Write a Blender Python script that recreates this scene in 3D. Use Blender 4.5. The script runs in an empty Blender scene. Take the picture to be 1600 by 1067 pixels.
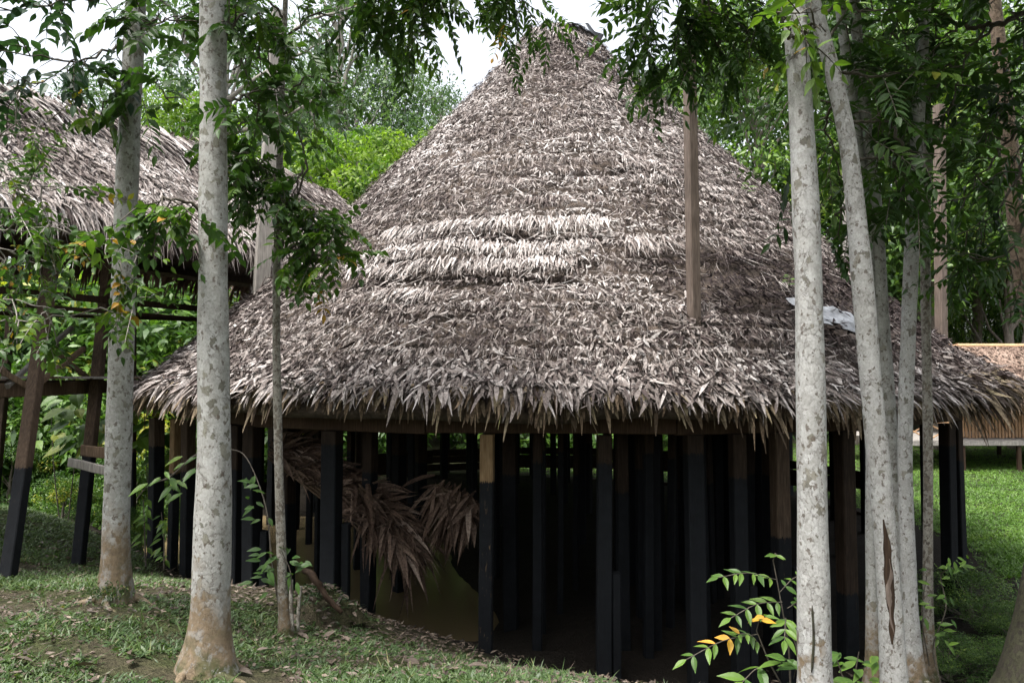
import bpy, math, random
import numpy as np
from mathutils import Vector, Matrix
rad = math.radians
rng = np.random.default_rng(7)
random.seed(7)
S = bpy.context.scene
COL = S.collection

# ------------------------------------------------------------------ camera, sky, sun, exposure
CZ = 3.5                      # eye height above the creek water (z = 0)
F = 1150.0                    # focal length in photo pixels (1600 wide)
PITCH = math.atan((590 - 533.5) / F)
cam_d = bpy.data.cameras.new('camera'); cam = bpy.data.objects.new('camera', cam_d); COL.objects.link(cam)
cam.location = (0, 0, CZ); cam.rotation_euler = (math.pi / 2 + PITCH, 0, 0)
cam_d.sensor_width = 36; cam_d.lens = F / 1600 * 36; cam_d.clip_start = 0.05; cam_d.clip_end = 2000
S.camera = cam
SUN_EL, SUN_AZ = rad(68), rad(222)      # azimuth clockwise from +Y (behind the camera, to the left)
W = bpy.data.worlds.new('World'); S.world = W; W.use_nodes = True
wn, wl = W.node_tree.nodes, W.node_tree.links
wn.clear()
sky = wn.new('ShaderNodeTexSky'); sky.sky_type = 'NISHITA'; sky.sun_disc = False
sky.sun_elevation = SUN_EL; sky.sun_rotation = SUN_AZ; sky.dust_density = 6.0; sky.air_density = 1.0; sky.ozone_density = 1.0
hs = wn.new('ShaderNodeHueSaturation'); hs.inputs['Saturation'].default_value = 0.30; hs.inputs['Value'].default_value = 1.0
bg = wn.new('ShaderNodeBackground'); bg.inputs['Strength'].default_value = 0.15
wo = wn.new('ShaderNodeOutputWorld')
wl.new(sky.outputs[0], hs.inputs['Color']); wl.new(hs.outputs[0], bg.inputs[0]); wl.new(bg.outputs[0], wo.inputs[0])
sd = bpy.data.lights.new('sun', 'SUN'); sd.energy = 1.5; sd.angle = rad(10); sd.color = (1.0, 0.96, 0.9)
sun = bpy.data.objects.new('sun', sd); COL.objects.link(sun)
sv = Vector((math.sin(SUN_AZ) * math.cos(SUN_EL), math.cos(SUN_AZ) * math.cos(SUN_EL), math.sin(SUN_EL)))
sun.rotation_euler = sv.to_track_quat('Z', 'Y').to_euler(); sun.location = sv * 60
S.view_settings.view_transform = 'Standard'; S.view_settings.look = 'None'
S.view_settings.gamma = 1; S.view_settings.use_curve_mapping = False
S.view_settings.exposure = 1.7
S.cycles.max_bounces = 6; S.cycles.diffuse_bounces = 3; S.cycles.glossy_bounces = 2; S.cycles.transmission_bounces = 3
S.cycles.transparent_max_bounces = 4

# ------------------------------------------------------------------ helpers
def P(px, py, d):
    """world point seen at photo pixel (px, py) whose depth (y) is d metres"""
    u, v = (px - 800) / F, (533.5 - py) / F
    s, c = math.sin(PITCH), math.cos(PITCH)
    r = np.array([u, c - v * s, s + v * c])
    return np.array([0, 0, CZ]) + r * (d / r[1])

def unit(a):
    n = np.linalg.norm(a, axis=-1, keepdims=True); n[n == 0] = 1
    return a / n

def hash2(ix, iy, seed):
    h = (ix.astype(np.int64) * 374761393 + iy.astype(np.int64) * 668265263 + seed * 974711) & 0x7fffffff
    h = (h ^ (h >> 13)) * 1274126177 & 0x7fffffff
    return ((h ^ (h >> 16)) & 0xffff) / 65535.0

def vnoise(x, y, seed=0):
    x, y = np.asarray(x, float), np.asarray(y, float)
    ix, iy = np.floor(x), np.floor(y); fx, fy = x - ix, y - iy
    fx, fy = fx * fx * (3 - 2 * fx), fy * fy * (3 - 2 * fy)
    a, b = hash2(ix, iy, seed), hash2(ix + 1, iy, seed)
    c, d = hash2(ix, iy + 1, seed), hash2(ix + 1, iy + 1, seed)
    return (a * (1 - fx) + b * fx) * (1 - fy) + (c * (1 - fx) + d * fx) * fy

def fbm(x, y, seed=0, o=3):
    x, y = np.asarray(x, float), np.asarray(y, float)
    t, a, s = 0, .5, 0
    for k in range(o):
        t = t + a * vnoise(x * 2 ** k, y * 2 ** k, seed + k); s += a; a *= .5
    return t / s

class MB:
    """collects vertices and quads; build() links them as one mesh object"""
    def __init__(self): self.v, self.f, self.t, self.m, self.n = [], [], [], [], 0
    def add(self, v, f, t=0.5, m=0):
        v = np.asarray(v, float).reshape(-1, 3); f = np.asarray(f, int)
        if f.shape[1] == 3: f = np.concatenate([f, -np.ones((len(f), 1), int)], 1)
        self.v.append(v); self.f.append(np.where(f >= 0, f + self.n, -1)); self.n += len(v)
        self.t.append(np.broadcast_to(np.asarray(t, float), (len(v),)).copy()); self.m.append(np.full(len(f), m, int))
    def mesh(self, name, mats, smooth=False):
        me = bpy.data.meshes.new(name)
        if self.v:
            v, f = np.concatenate(self.v), np.concatenate(self.f); t = np.concatenate(self.t); mi = np.concatenate(self.m)
            cnt = np.where(f[:, 3] < 0, 3, 4); loops = f.reshape(-1); loops = loops[loops >= 0]
            me.vertices.add(len(v)); me.vertices.foreach_set('co', v.astype(np.float32).ravel())
            me.loops.add(len(loops)); me.loops.foreach_set('vertex_index', loops.astype(np.int32))
            me.polygons.add(len(f)); st = np.concatenate([[0], np.cumsum(cnt)[:-1]])
            me.polygons.foreach_set('loop_start', st.astype(np.int32)); me.polygons.foreach_set('loop_total', cnt.astype(np.int32))
            me.polygons.foreach_set('material_index', mi.astype(np.int32))
            me.polygons.foreach_set('use_smooth', np.full(len(f), smooth))
            a = me.attributes.new('tint', 'FLOAT', 'POINT'); a.data.foreach_set('value', t.astype(np.float32))
        for m in (mats if isinstance(mats, (list, tuple)) else [mats]): me.materials.append(m)
        me.update(calc_edges=True)
        return me
    def build(self, name, mats, parent=None, smooth=False, kind=None):
        o = bpy.data.objects.new(name, self.mesh(name, mats, smooth)); COL.objects.link(o)
        if parent is not None:
            o.parent = parent; o.matrix_parent_inverse = Matrix.Translation(-Vector(world_loc(parent)))
        if kind: o['kind'] = kind
        return o

def world_loc(o):
    # every Empty here is translated only (rotation added after its copies are made), parts sit at world coordinates
    p = Vector(o.location)
    if o.parent is not None and o.parent_type == 'OBJECT':
        p = o.matrix_parent_inverse @ p
        return world_loc(o.parent) + p
    return p

def thing(name, label, cat, loc=(0, 0, 0), group=None):
    o = bpy.data.objects.new(name, None); COL.objects.link(o); o.location = Vector([float(c) for c in loc])
    o.empty_display_size = .2
    o['label'] = label; o['category'] = cat
    if group: o['group'] = group
    return o
def tag(o, label, cat, group=None):
    o['label'] = label; o['category'] = cat
    if group: o['group'] = group
    return o
def dup(root, loc, rz=0.0, sc=1.0, label=None):
    r = root.copy(); COL.objects.link(r); r.location = Vector([float(c) for c in loc]); r.rotation_euler = (0, 0, rz)
    r.scale = (sc, sc, sc) if not isinstance(sc, tuple) else sc
    if label: r['label'] = label
    for ch in list(root.children):
        c = ch.copy(); COL.objects.link(c); c.parent = r
        for g in ch.children:
            d = g.copy(); COL.objects.link(d); d.parent = c
    return r

def frame_from(d):
    d = np.asarray(d, float); d = d / np.linalg.norm(d)
    a = np.array([0, 0, 1.0]) if abs(d[2]) < .9 else np.array([1.0, 0, 0])
    x = np.cross(a, d); x /= np.linalg.norm(x); return x, np.cross(d, x), d

def tube(mb, pts, radii, n=8, t=.5, m=0, cap=True, rough=0.0, seed=0):
    pts = np.asarray(pts, float); k = len(pts); radii = np.broadcast_to(np.asarray(radii, float), (k,))
    tg = np.gradient(pts, axis=0); tg = unit(tg)
    x, y, _ = frame_from(tg[0]); V = []
    ang = np.arange(n) * 2 * math.pi / n
    for i in range(k):
        x = x - tg[i] * np.dot(x, tg[i]); x /= np.linalg.norm(x); y = np.cross(tg[i], x)
        r = radii[i] * (1 + rough * (2 * fbm(np.cos(ang) * 1.6 + 9, np.sin(ang) * 1.6 + i * .35 + seed, seed) - 1))
        V.append(pts[i] + np.outer(np.cos(ang) * r, x) + np.outer(np.sin(ang) * r, y))
    V = np.concatenate(V); i, j = np.meshgrid(np.arange(k - 1), np.arange(n), indexing='ij'); i, j = i.ravel(), j.ravel(); j2 = (j + 1) % n
    f = np.stack([i * n + j, i * n + j2, (i + 1) * n + j2, (i + 1) * n + j], 1)
    if cap:
        V = np.concatenate([V, pts[:1], pts[-1:]]); c0, c1 = k * n, k * n + 1; a = np.arange(n); b = (a + 1) % n
        f = np.concatenate([np.concatenate([f], 0), np.stack([b, a, np.full(n, c0), np.full(n, -1)], 1),
                            np.stack([(k - 1) * n + a, (k - 1) * n + b, np.full(n, c1), np.full(n, -1)], 1)])
        mb.v.append(V); mb.f.append(np.where(f >= 0, f + mb.n, -1)); mb.n += len(V)
        mb.t.append(np.full(len(V), float(t))); mb.m.append(np.full(len(f), m, int))
    else: mb.add(V, f, t, m)

def bar(mb, a, b, w, h, up=(0, 0, 1), m=0, t=.5, bev=.012, taper=1.0, jit=0.0):
    """rectangular timber from a to b, w wide and h deep, edges chamfered"""
    a, b = np.asarray(a, float), np.asarray(b, float); d = b - a; L = np.linalg.norm(d); d = d / L
    up = np.asarray(up, float)
    if abs(np.dot(up, d)) > .95: up = np.array([0, 1.0, 0])
    x = np.cross(d, up); x /= np.linalg.norm(x); y = np.cross(x, d)
    e = min(bev, w * .25, h * .25)
    oc = [(-w/2+e, -h/2), (w/2-e, -h/2), (w/2, -h/2+e), (w/2, h/2-e), (w/2-e, h/2), (-w/2+e, h/2), (-w/2, h/2-e), (-w/2, -h/2+e)]
    V = []
    for i, q in enumerate((0, .33, .66, 1.0)):
        c = a + d * L * q; s = 1 + (taper - 1) * q
        off = (x * random.uniform(-jit, jit) + y * random.uniform(-jit, jit)) if 0 < i < 3 else 0
        for px, py in oc: V.append(c + off + x * px * s + y * py * s)
    f = [[i*8+j, i*8+(j+1) % 8, (i+1)*8+(j+1) % 8, (i+1)*8+j] for i in range(3) for j in range(8)]
    f += [[0, 3, 2, 1], [0, 7, 4, 3], [7, 6, 5, 4], [24, 25, 26, 27], [24, 27, 28, 31], [28, 29, 30, 31]]
    mb.add(V, f, t, m)

LEAF = np.array([.10, .75, 1.0, .8, .42, .03])       # leaf outline
PALM = np.array([.55, 1.0, .95, .6, .06])            # strap-like palm leaf
def strips(mb, root, d, n, L, w, prof=LEAF, t=.5, bend=0.0, droop=0.0, fold=0.0, m=0):
    """many leaves at once: root, d(irection), n(ormal) are (N,3); bend lifts along n, droop pulls down in z; fold adds a midrib crease"""
    root, d, n = np.asarray(root, float), unit(np.asarray(d, float)), np.asarray(n, float)
    N = len(root)
    if N == 0: return
    L, w = np.broadcast_to(L, (N,)), np.broadcast_to(w, (N,)); bend, droop = np.broadcast_to(bend, (N,)), np.broadcast_to(droop, (N,))
    s = unit(np.cross(d, n)); n = np.cross(s, d)
    K = len(prof); q = np.linspace(0, 1, K)
    c = root[:, None] + d[:, None] * (L[:, None, None] * q[None, :, None])
    c = c + n[:, None] * (L * bend)[:, None, None] * (q ** 2)[None, :, None]
    c[:, :, 2] -= (L * droop)[:, None] * (q ** 2)[None]
    hw = (w[:, None] * prof[None] * .5)[:, :, None] * s[:, None]
    if fold:
        V = np.stack([c - hw + n[:, None] * (w[:, None] * prof[None] * fold)[:, :, None], c, c + hw + n[:, None] * (w[:, None] * prof[None] * fold)[:, :, None]], 2); C = 3
    else:
        V = np.stack([c - hw, c + hw], 2); C = 2
    V = V.reshape(N, K * C, 3)
    k, j = np.meshgrid(np.arange(K - 1), np.arange(C - 1), indexing='ij'); k, j = k.ravel(), j.ravel()
    fq = np.stack([k * C + j, k * C + j + 1, (k + 1) * C + j + 1, (k + 1) * C + j], 1)
    f = (fq[None] + (np.arange(N) * K * C)[:, None, None]).reshape(-1, 4)
    mb.add(V.reshape(-1, 3), f, np.repeat(np.broadcast_to(np.asarray(t, float), (N,)), K * C), m)

def rsph(n):
    return unit(rng.normal(size=(n, 3)))

# ------------------------------------------------------------------ materials
def newmat(name):
    m = bpy.data.materials.new(name); m.use_nodes = True; nt = m.node_tree; nt.nodes.clear()
    out = nt.nodes.new('ShaderNodeOutputMaterial'); b = nt.nodes.new('ShaderNodeBsdfPrincipled')
    nt.links.new(b.outputs[0], out.inputs[0]); return m, nt, b, out
def ramp(nt, fac, stops, interp='LINEAR'):
    r = nt.nodes.new('ShaderNodeValToRGB'); r.color_ramp.interpolation = interp
    e = r.color_ramp.elements
    while len(e) < len(stops): e.new(.5)
    for el, (p, c) in zip(e, stops): el.position = p; el.color = (*c, 1) if len(c) == 3 else c
    nt.links.new(fac, r.inputs[0]); return r
def noise(nt, vec, scale, detail=4, rough=.6, dist=0):
    n = nt.nodes.new('ShaderNodeTexNoise'); n.inputs['Scale'].default_value = scale; n.inputs['Detail'].default_value = detail
    n.inputs['Roughness'].default_value = rough; n.inputs['Distortion'].default_value = dist
    if vec is not None: nt.links.new(vec, n.inputs['Vector'])
    return n
def mixc(nt, fac, a, b, mode='MIX'):
    m = nt.nodes.new('ShaderNodeMix'); m.data_type = 'RGBA'; m.blend_type = mode
    for s, v in ((0, fac), (6, a), (7, b)):
        if isinstance(v, (int, float)): m.inputs[s].default_value = v
        elif isinstance(v, tuple): m.inputs[s].default_value = (*v, 1)
        else: nt.links.new(v, m.inputs[s])
    return m.outputs[2]
def math_(nt, op, a, b=0.0, clamp=False):
    n = nt.nodes.new('ShaderNodeMath'); n.operation = op; n.use_clamp = clamp
    for i, v in enumerate((a, b)):
        if isinstance(v, (int, float)): n.inputs[i].default_value = v
        else: nt.links.new(v, n.inputs[i])
    return n.outputs[0]
def bump(nt, b, h, strength=.4, dist=.02):
    n = nt.nodes.new('ShaderNodeBump'); n.inputs['Strength'].default_value = strength; n.inputs['Distance'].default_value = dist
    nt.links.new(h, n.inputs['Height']); nt.links.new(n.outputs[0], b.inputs['Normal'])
def coord(nt, kind='Object', scale=None):
    t = nt.nodes.new('ShaderNodeTexCoord')
    if scale is None: return t.outputs[kind]
    mp = nt.nodes.new('ShaderNodeMapping'); mp.inputs['Scale'].default_value = scale; nt.links.new(t.outputs[kind], mp.inputs[0]); return mp.outputs[0]
def geo_pos(nt, scale=None):
    g = nt.nodes.new('ShaderNodeNewGeometry')
    if scale is None: return g.outputs['Position']
    mp = nt.nodes.new('ShaderNodeMapping'); mp.inputs['Scale'].default_value = scale; nt.links.new(g.outputs['Position'], mp.inputs[0]); return mp.outputs[0]
def tint(nt):
    a = nt.nodes.new('ShaderNodeAttribute'); a.attribute_name = 'tint'; return a.outputs['Fac']

def leaf_mat(name, stops, trans=.35, rough=.45, obj_rand=0.0):
    m, nt, b, out = newmat(name); t = tint(nt)
    if obj_rand:
        oi = nt.nodes.new('ShaderNodeObjectInfo'); t = math_(nt, 'ADD', t, math_(nt, 'MULTIPLY', math_(nt, 'SUBTRACT', oi.outputs['Random'], .5), obj_rand), True)
    c = ramp(nt, t, stops).outputs[0]
    nz = noise(nt, geo_pos(nt), 14, 3)
    c = mixc(nt, .35, c, ramp(nt, nz.outputs[0], [(.3, (.5, .5, .5)), (.7, (1.2, 1.2, 1.1))]).outputs[0], 'MULTIPLY')
    nt.links.new(c, b.inputs['Base Color']); b.inputs['Roughness'].default_value = rough
    b.inputs['Specular IOR Level'].default_value = .35
    if trans:
        tr = nt.nodes.new('ShaderNodeBsdfTranslucent'); nt.links.new(mixc(nt, 1.0, c, (1.25, 1.45, .55), 'MULTIPLY'), tr.inputs[0])
        mx = nt.nodes.new('ShaderNodeMixShader'); mx.inputs[0].default_value = trans
        nt.links.new(b.outputs[0], mx.inputs[1]); nt.links.new(tr.outputs[0], mx.inputs[2]); nt.links.new(mx.outputs[0], out.inputs[0])
    return m
G_FORE = leaf_mat('leaf_fore', [(0, (.018, .042, .013)), (.5, (.05, .108, .024)), (.85, (.125, .21, .032)), (.93, (.16, .22, .03)), (1, (.36, .2, .03))])
G_BLUE = leaf_mat('leaf_fore_cool', [(0, (.014, .034, .022)), (.6, (.03, .07, .036)), (1, (.07, .13, .05))])
G_DARK = leaf_mat('leaf_forest', [(0, (.028, .058, .018)), (.5, (.06, .12, .03)), (.85, (.12, .2, .04)), (1, (.2, .27, .05))], obj_rand=.3)
G_BRIGHT = leaf_mat('leaf_bright', [(0, (.025, .06, .014)), (.45, (.095, .18, .026)), (1, (.23, .32, .045))], trans=.42, obj_rand=.2)
G_GREY = leaf_mat('leaf_greyish', [(0, (.035, .07, .036)), (.5, (.07, .125, .06)), (1, (.13, .2, .09))], obj_rand=.2)
G_BUSH = leaf_mat('leaf_bush', [(0, (.02, .05, .012)), (.5, (.055, .12, .024)), (.9, (.13, .23, .035)), (1, (.3, .3, .04))], obj_rand=.2)
G_GRASS = leaf_mat('grass_blades', [(0, (.025, .045, .017)), (.5, (.052, .095, .032)), (.85, (.10, .155, .05)), (1, (.22, .19, .09))], trans=.3)
G_LAWN = leaf_mat('lawn_blades', [(0, (.045, .095, .017)), (.5, (.095, .19, .028)), (1, (.21, .3, .06))], trans=.35)
YELLOW = leaf_mat('leaf_yellowed', [(0, (.5, .3, .03)), (1, (.6, .3, .05))], trans=.3)
DEAD = leaf_mat('dead_leaf', [(0, (.035, .026, .02)), (.5, (.085, .064, .05)), (.9, (.16, .125, .1)), (1, (.25, .2, .16))], trans=.1, rough=.6)
def thatch_mat(name, stops):
    m, nt, b, out = newmat(name); c = ramp(nt, tint(nt), stops).outputs[0]
    nz = noise(nt, geo_pos(nt), 30, 4, .7)
    c = mixc(nt, .7, c, ramp(nt, nz.outputs[0], [(.34, (.2, .18, .18)), (.6, (1.35, 1.34, 1.33))]).outputs[0], 'MULTIPLY')
    nt.links.new(c, b.inputs['Base Color']); b.inputs['Roughness'].default_value = .8; b.inputs['Specular IOR Level'].default_value = .2
    bump(nt, b, noise(nt, geo_pos(nt), 60, 3).outputs[0], .35, .01)
    return m
T_STOPS = [(0, (.022, .015, .015)), (.22, (.066, .050, .047)), (.48, (.195, .168, .155)), (.72, (.37, .34, .325)), (1, (.58, .56, .545))]
THATCH = thatch_mat('thatch', T_STOPS)
THATCH_OLD = thatch_mat('thatch_mossy', [(0, (.04, .028, .02)), (.35, (.13, .095, .062)), (.65, (.235, .19, .128)), (.9, (.31, .265, .16)), (1, (.26, .25, .1))])
THATCH_RED = thatch_mat('thatch_rusty', [(0, (.025, .016, .012)), (.5, (.115, .075, .055)), (.85, (.23, .165, .13)), (1, (.36, .28, .23))])
def core_mat():
    m, nt, b, out = newmat('thatch_core'); nz = noise(nt, geo_pos(nt), 9, 5, .7)
    nt.links.new(ramp(nt, nz.outputs[0], [(.3, (.03, .022, .018)), (.7, (.12, .09, .07))]).outputs[0], b.inputs['Base Color'])
    b.inputs['Roughness'].default_value = .9; bump(nt, b, nz.outputs[0], .8, .05); return m
CORE = core_mat()
def wood_mat(name, a, bcol, c2, streak=(9, 9, .7), rough=.75):
    m, nt, b, out = newmat(name); v = geo_pos(nt, streak)
    n1 = noise(nt, v, 6, 6, .65); n2 = noise(nt, geo_pos(nt), 2.5, 3)
    c = ramp(nt, n1.outputs[0], [(.25, a), (.5, bcol), (.75, c2)]).outputs[0]
    c = mixc(nt, .6, c, ramp(nt, n2.outputs[0], [(.3, (.6, .6, .6)), (.7, (1.15, 1.12, 1.1))]).outputs[0], 'MULTIPLY')
    nt.links.new(c, b.inputs['Base Color']); b.inputs['Roughness'].default_value = rough; b.inputs['Specular IOR Level'].default_value = .15
    bump(nt, b, n1.outputs[0], .5, .01); return m
WOOD = wood_mat('weathered_wood', (.06, .04, .028), (.13, .09, .06), (.22, .165, .115))
WOOD_TAN = wood_mat('tan_wood', (.13, .08, .04), (.24, .16, .085), (.34, .25, .15))
WOOD_GREY = wood_mat('grey_wood', (.13, .12, .11), (.25, .235, .215), (.38, .36, .335))
WOOD_RED = wood_mat('red_brown_post', (.07, .055, .046), (.14, .11, .092), (.22, .18, .155))
WOOD_DARK = wood_mat('dark_wood', (.018, .011, .007), (.036, .023, .015), (.06, .04, .026))
BEAM = wood_mat('brown_beam', (.03, .019, .012), (.06, .038, .025), (.1, .068, .045))
TAR = wood_mat('tarred_wood', (.003, .004, .005), (.006, .008, .010), (.015, .018, .021), rough=.85)
def painted(name, a, bcol, c2):
    """timber tarred up to the flood line: the mesh stores each point's height above that line"""
    m = wood_mat(name, a, bcol, c2); nt = m.node_tree; b = [n for n in nt.nodes if n.type == 'BSDF_PRINCIPLED'][0]; src = b.inputs['Base Color'].links[0].from_socket
    n1 = noise(nt, geo_pos(nt, (14, 14, 2.5)), 3, 4, .7); n2 = noise(nt, geo_pos(nt), 9, 4)
    hgt = math_(nt, 'ADD', tint(nt), math_(nt, 'MULTIPLY', math_(nt, 'SUBTRACT', n1.outputs[0], .5), .16))
    f = ramp(nt, hgt, [(0, (1, 1, 1)), (.012, (0, 0, 0))]).outputs[0]
    worn = ramp(nt, n1.outputs[0], [(.62, (1, 1, 1)), (.72, (.45, .45, .45))]).outputs[0]
    tar = mixc(nt, n2.outputs[0], (.003, .0035, .0045), (.013, .015, .018))
    nt.links.new(mixc(nt, math_(nt, 'MULTIPLY', f, worn), src, tar), b.inputs['Base Color']); return m
WOOD_P = painted('tarred_post_brown', (.035, .024, .018), (.075, .052, .036), (.13, .095, .068))
TAN_P = painted('tarred_post_tan', (.13, .08, .04), (.24, .16, .085), (.34, .25, .15))
DARK_P = painted('tarred_post_dark', (.014, .009, .006), (.028, .019, .013), (.05, .034, .023))  # upper wood darkened as well: under-roof shadow put into its colour
BAMBOO = wood_mat('bamboo_slat', (.3, .17, .09), (.45, .28, .16), (.56, .38, .24))
TWIG = wood_mat('twig_bark', (.04, .035, .028), (.09, .08, .065), (.16, .145, .12), (3, 3, 3))
LIMB = wood_mat('pale_limb', (.12, .11, .1), (.24, .225, .2), (.38, .36, .33), (3, 3, 3))
def bark_mat(name, pale, mid, dark, sc=1.0, stain=.9, brown=.42, stain_col=(.2, .15, .095)):
    """smooth pale bark that flakes off in scalloped plates; brown flood stain near the foot"""
    m, nt, b, out = newmat(name)
    obj = coord(nt, 'Object'); mp = nt.nodes.new('ShaderNodeMapping'); mp.inputs['Scale'].default_value = (1, 1, .8); nt.links.new(obj, mp.inputs[0])
    oi = nt.nodes.new('ShaderNodeObjectInfo'); va = nt.nodes.new('ShaderNodeVectorMath'); va.operation = 'ADD'
    nt.links.new(mp.outputs[0], va.inputs[0]); 
    cmb = nt.nodes.new('ShaderNodeCombineXYZ'); nt.links.new(math_(nt, 'MULTIPLY', oi.outputs['Random'], 37.0), cmb.inputs[0]); nt.links.new(cmb.outputs[0], va.inputs[1])
    dn = noise(nt, va.outputs[0], 9 * sc, 6, .7); vm = nt.nodes.new('ShaderNodeVectorMath'); vm.operation = 'MULTIPLY_ADD'
    nt.links.new(dn.outputs['Color'], vm.inputs[0]); vm.inputs[1].default_value = (.15 / sc,) * 3; nt.links.new(va.outputs[0], vm.inputs[2])
    v1 = nt.nodes.new('ShaderNodeTexVoronoi'); v1.inputs['Scale'].default_value = 21 * sc; nt.links.new(vm.outputs[0], v1.inputs['Vector'])
    ve = nt.nodes.new('ShaderNodeTexVoronoi'); ve.feature = 'DISTANCE_TO_EDGE'; ve.inputs['Scale'].default_value = 21 * sc; nt.links.new(vm.outputs[0], ve.inputs['Vector'])
    sep = nt.nodes.new('ShaderNodeSeparateColor'); nt.links.new(v1.outputs['Color'], sep.inputs[0])
    big = noise(nt, va.outputs[0], 3.2 * sc, 3)
    sel = math_(nt, 'ADD', math_(nt, 'MULTIPLY', sep.outputs[0], .75), math_(nt, 'MULTIPLY', big.outputs[0], .5))
    pl = mixc(nt, sep.outputs[1], mixc(nt, big.outputs[0], pale, tuple(c * k for c, k in zip(pale, (.92, .88, .82)))), tuple(c * k for c, k in zip(pale, (.72, .70, .66))))
    c = ramp(nt, sel, [(0, mid), (brown - .03, mid), (brown + .03, pale), (1, pale)])
    c = mixc(nt, math_(nt, 'GREATER_THAN', sel, brown), mixc(nt, sep.outputs[2], tuple(x * 1.12 for x in mid), tuple(x * .6 for x in mid)), pl)
    fine = noise(nt, va.outputs[0], 60 * sc, 5, .7)
    c = mixc(nt, .55, c, ramp(nt, fine.outputs[0], [(.32, (.5, .49, .47)), (.64, (1.12, 1.12, 1.12))]).outputs[0], 'MULTIPLY')
    en = noise(nt, va.outputs[0], 9 * sc, 2)
    edge = math_(nt, 'MULTIPLY', ramp(nt, ve.outputs['Distance'], [(0, (1, 1, 1)), (.06, (0, 0, 0))]).outputs[0], ramp(nt, en.outputs[0], [(.47, (0, 0, 0)), (.62, (1, 1, 1))]).outputs[0])
    c = mixc(nt, math_(nt, 'MULTIPLY', edge, .75), c, dark)
    sp = noise(nt, va.outputs[0], 26 * sc, 2)
    c = mixc(nt, ramp(nt, sp.outputs[0], [(.60, (0, 0, 0)), (.66, (.8, .8, .8))]).outputs[0], c, dark)
    if stain:
        sx = nt.nodes.new('ShaderNodeSeparateXYZ'); nt.links.new(obj, sx.inputs[0])
        hz = math_(nt, 'ADD', sx.outputs[2], math_(nt, 'MULTIPLY', math_(nt, 'SUBTRACT', big.outputs[0], .5), 1.3))
        hz = math_(nt, 'ADD', hz, math_(nt, 'MULTIPLY', math_(nt, 'SUBTRACT', sep.outputs[0], .5), .3))
        sf = ramp(nt, math_(nt, 'DIVIDE', hz, stain), [(.35, (.95, .95, .95)), (.8, (0, 0, 0))]).outputs[0]
        mud = mixc(nt, fine.outputs[0], tuple(x * .6 for x in stain_col), tuple(x * 1.25 for x in stain_col))
        mossn = noise(nt, obj, 7, 3)
        low = ramp(nt, math_(nt, 'DIVIDE', sx.outputs[2], max(stain * .4, .05)), [(.2, (1, 1, 1)), (1, (0, 0, 0))]).outputs[0]
        mud = mixc(nt, math_(nt, 'MULTIPLY', low, ramp(nt, mossn.outputs[0], [(.46, (0, 0, 0)), (.6, (.9, .9, .9))]).outputs[0]), mud, (.05, .06, .015))
        lich = noise(nt, va.outputs[0], 11 * sc, 5, .7); mud = mixc(nt, ramp(nt, lich.outputs[0], [(.52, (0, 0, 0)), (.6, (.55, .55, .55))]).outputs[0], mud, tuple(x * .75 for x in pale))
        mud = mixc(nt, .8, mud, ramp(nt, noise(nt, va.outputs[0], 20, 6, .75).outputs[0], [(.3, (.5, .48, .45)), (.65, (1.15, 1.12, 1.1))]).outputs[0], 'MULTIPLY')
        c = mixc(nt, sf, c, mud)
    nt.links.new(c, b.inputs['Base Color']); b.inputs['Roughness'].default_value = .72; b.inputs['Specular IOR Level'].default_value = .25
    h = math_(nt, 'ADD', math_(nt, 'MULTIPLY', sep.outputs[0], .5), math_(nt, 'SUBTRACT', math_(nt, 'MULTIPLY', fine.outputs[0], .4), math_(nt, 'MULTIPLY', edge, .4)))
    bump(nt, b, h, .7, .016); return m
BARK = bark_mat('pale_flaking_bark', (.41, .42, .415), (.21, .205, .17), (.09, .07, .055), 1.0, 1.0, .33)
BARK_W = bark_mat('white_flaking_bark', (.43, .44, .445), (.21, .2, .17), (.09, .07, .055), 1.15, .35, .29)
BARK_T = bark_mat('thin_speckled_bark', (.36, .35, .32), (.19, .165, .135), (.07, .055, .045), 2.2, .5, .5)
BARK_B = bark_mat('brown_mottled_bark', (.26, .2, .15), (.16, .115, .08), (.06, .045, .03), 1.6, 0, .55)
BARK_M = bark_mat('mossy_dark_bark', (.05, .05, .03), (.04, .035, .025), (.02, .018, .012), 1.6, 0, .5)
BARK_F = wood_mat('forest_bark', (.07, .06, .05), (.15, .13, .11), (.27, .25, .22), (4, 4, 1))
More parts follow.
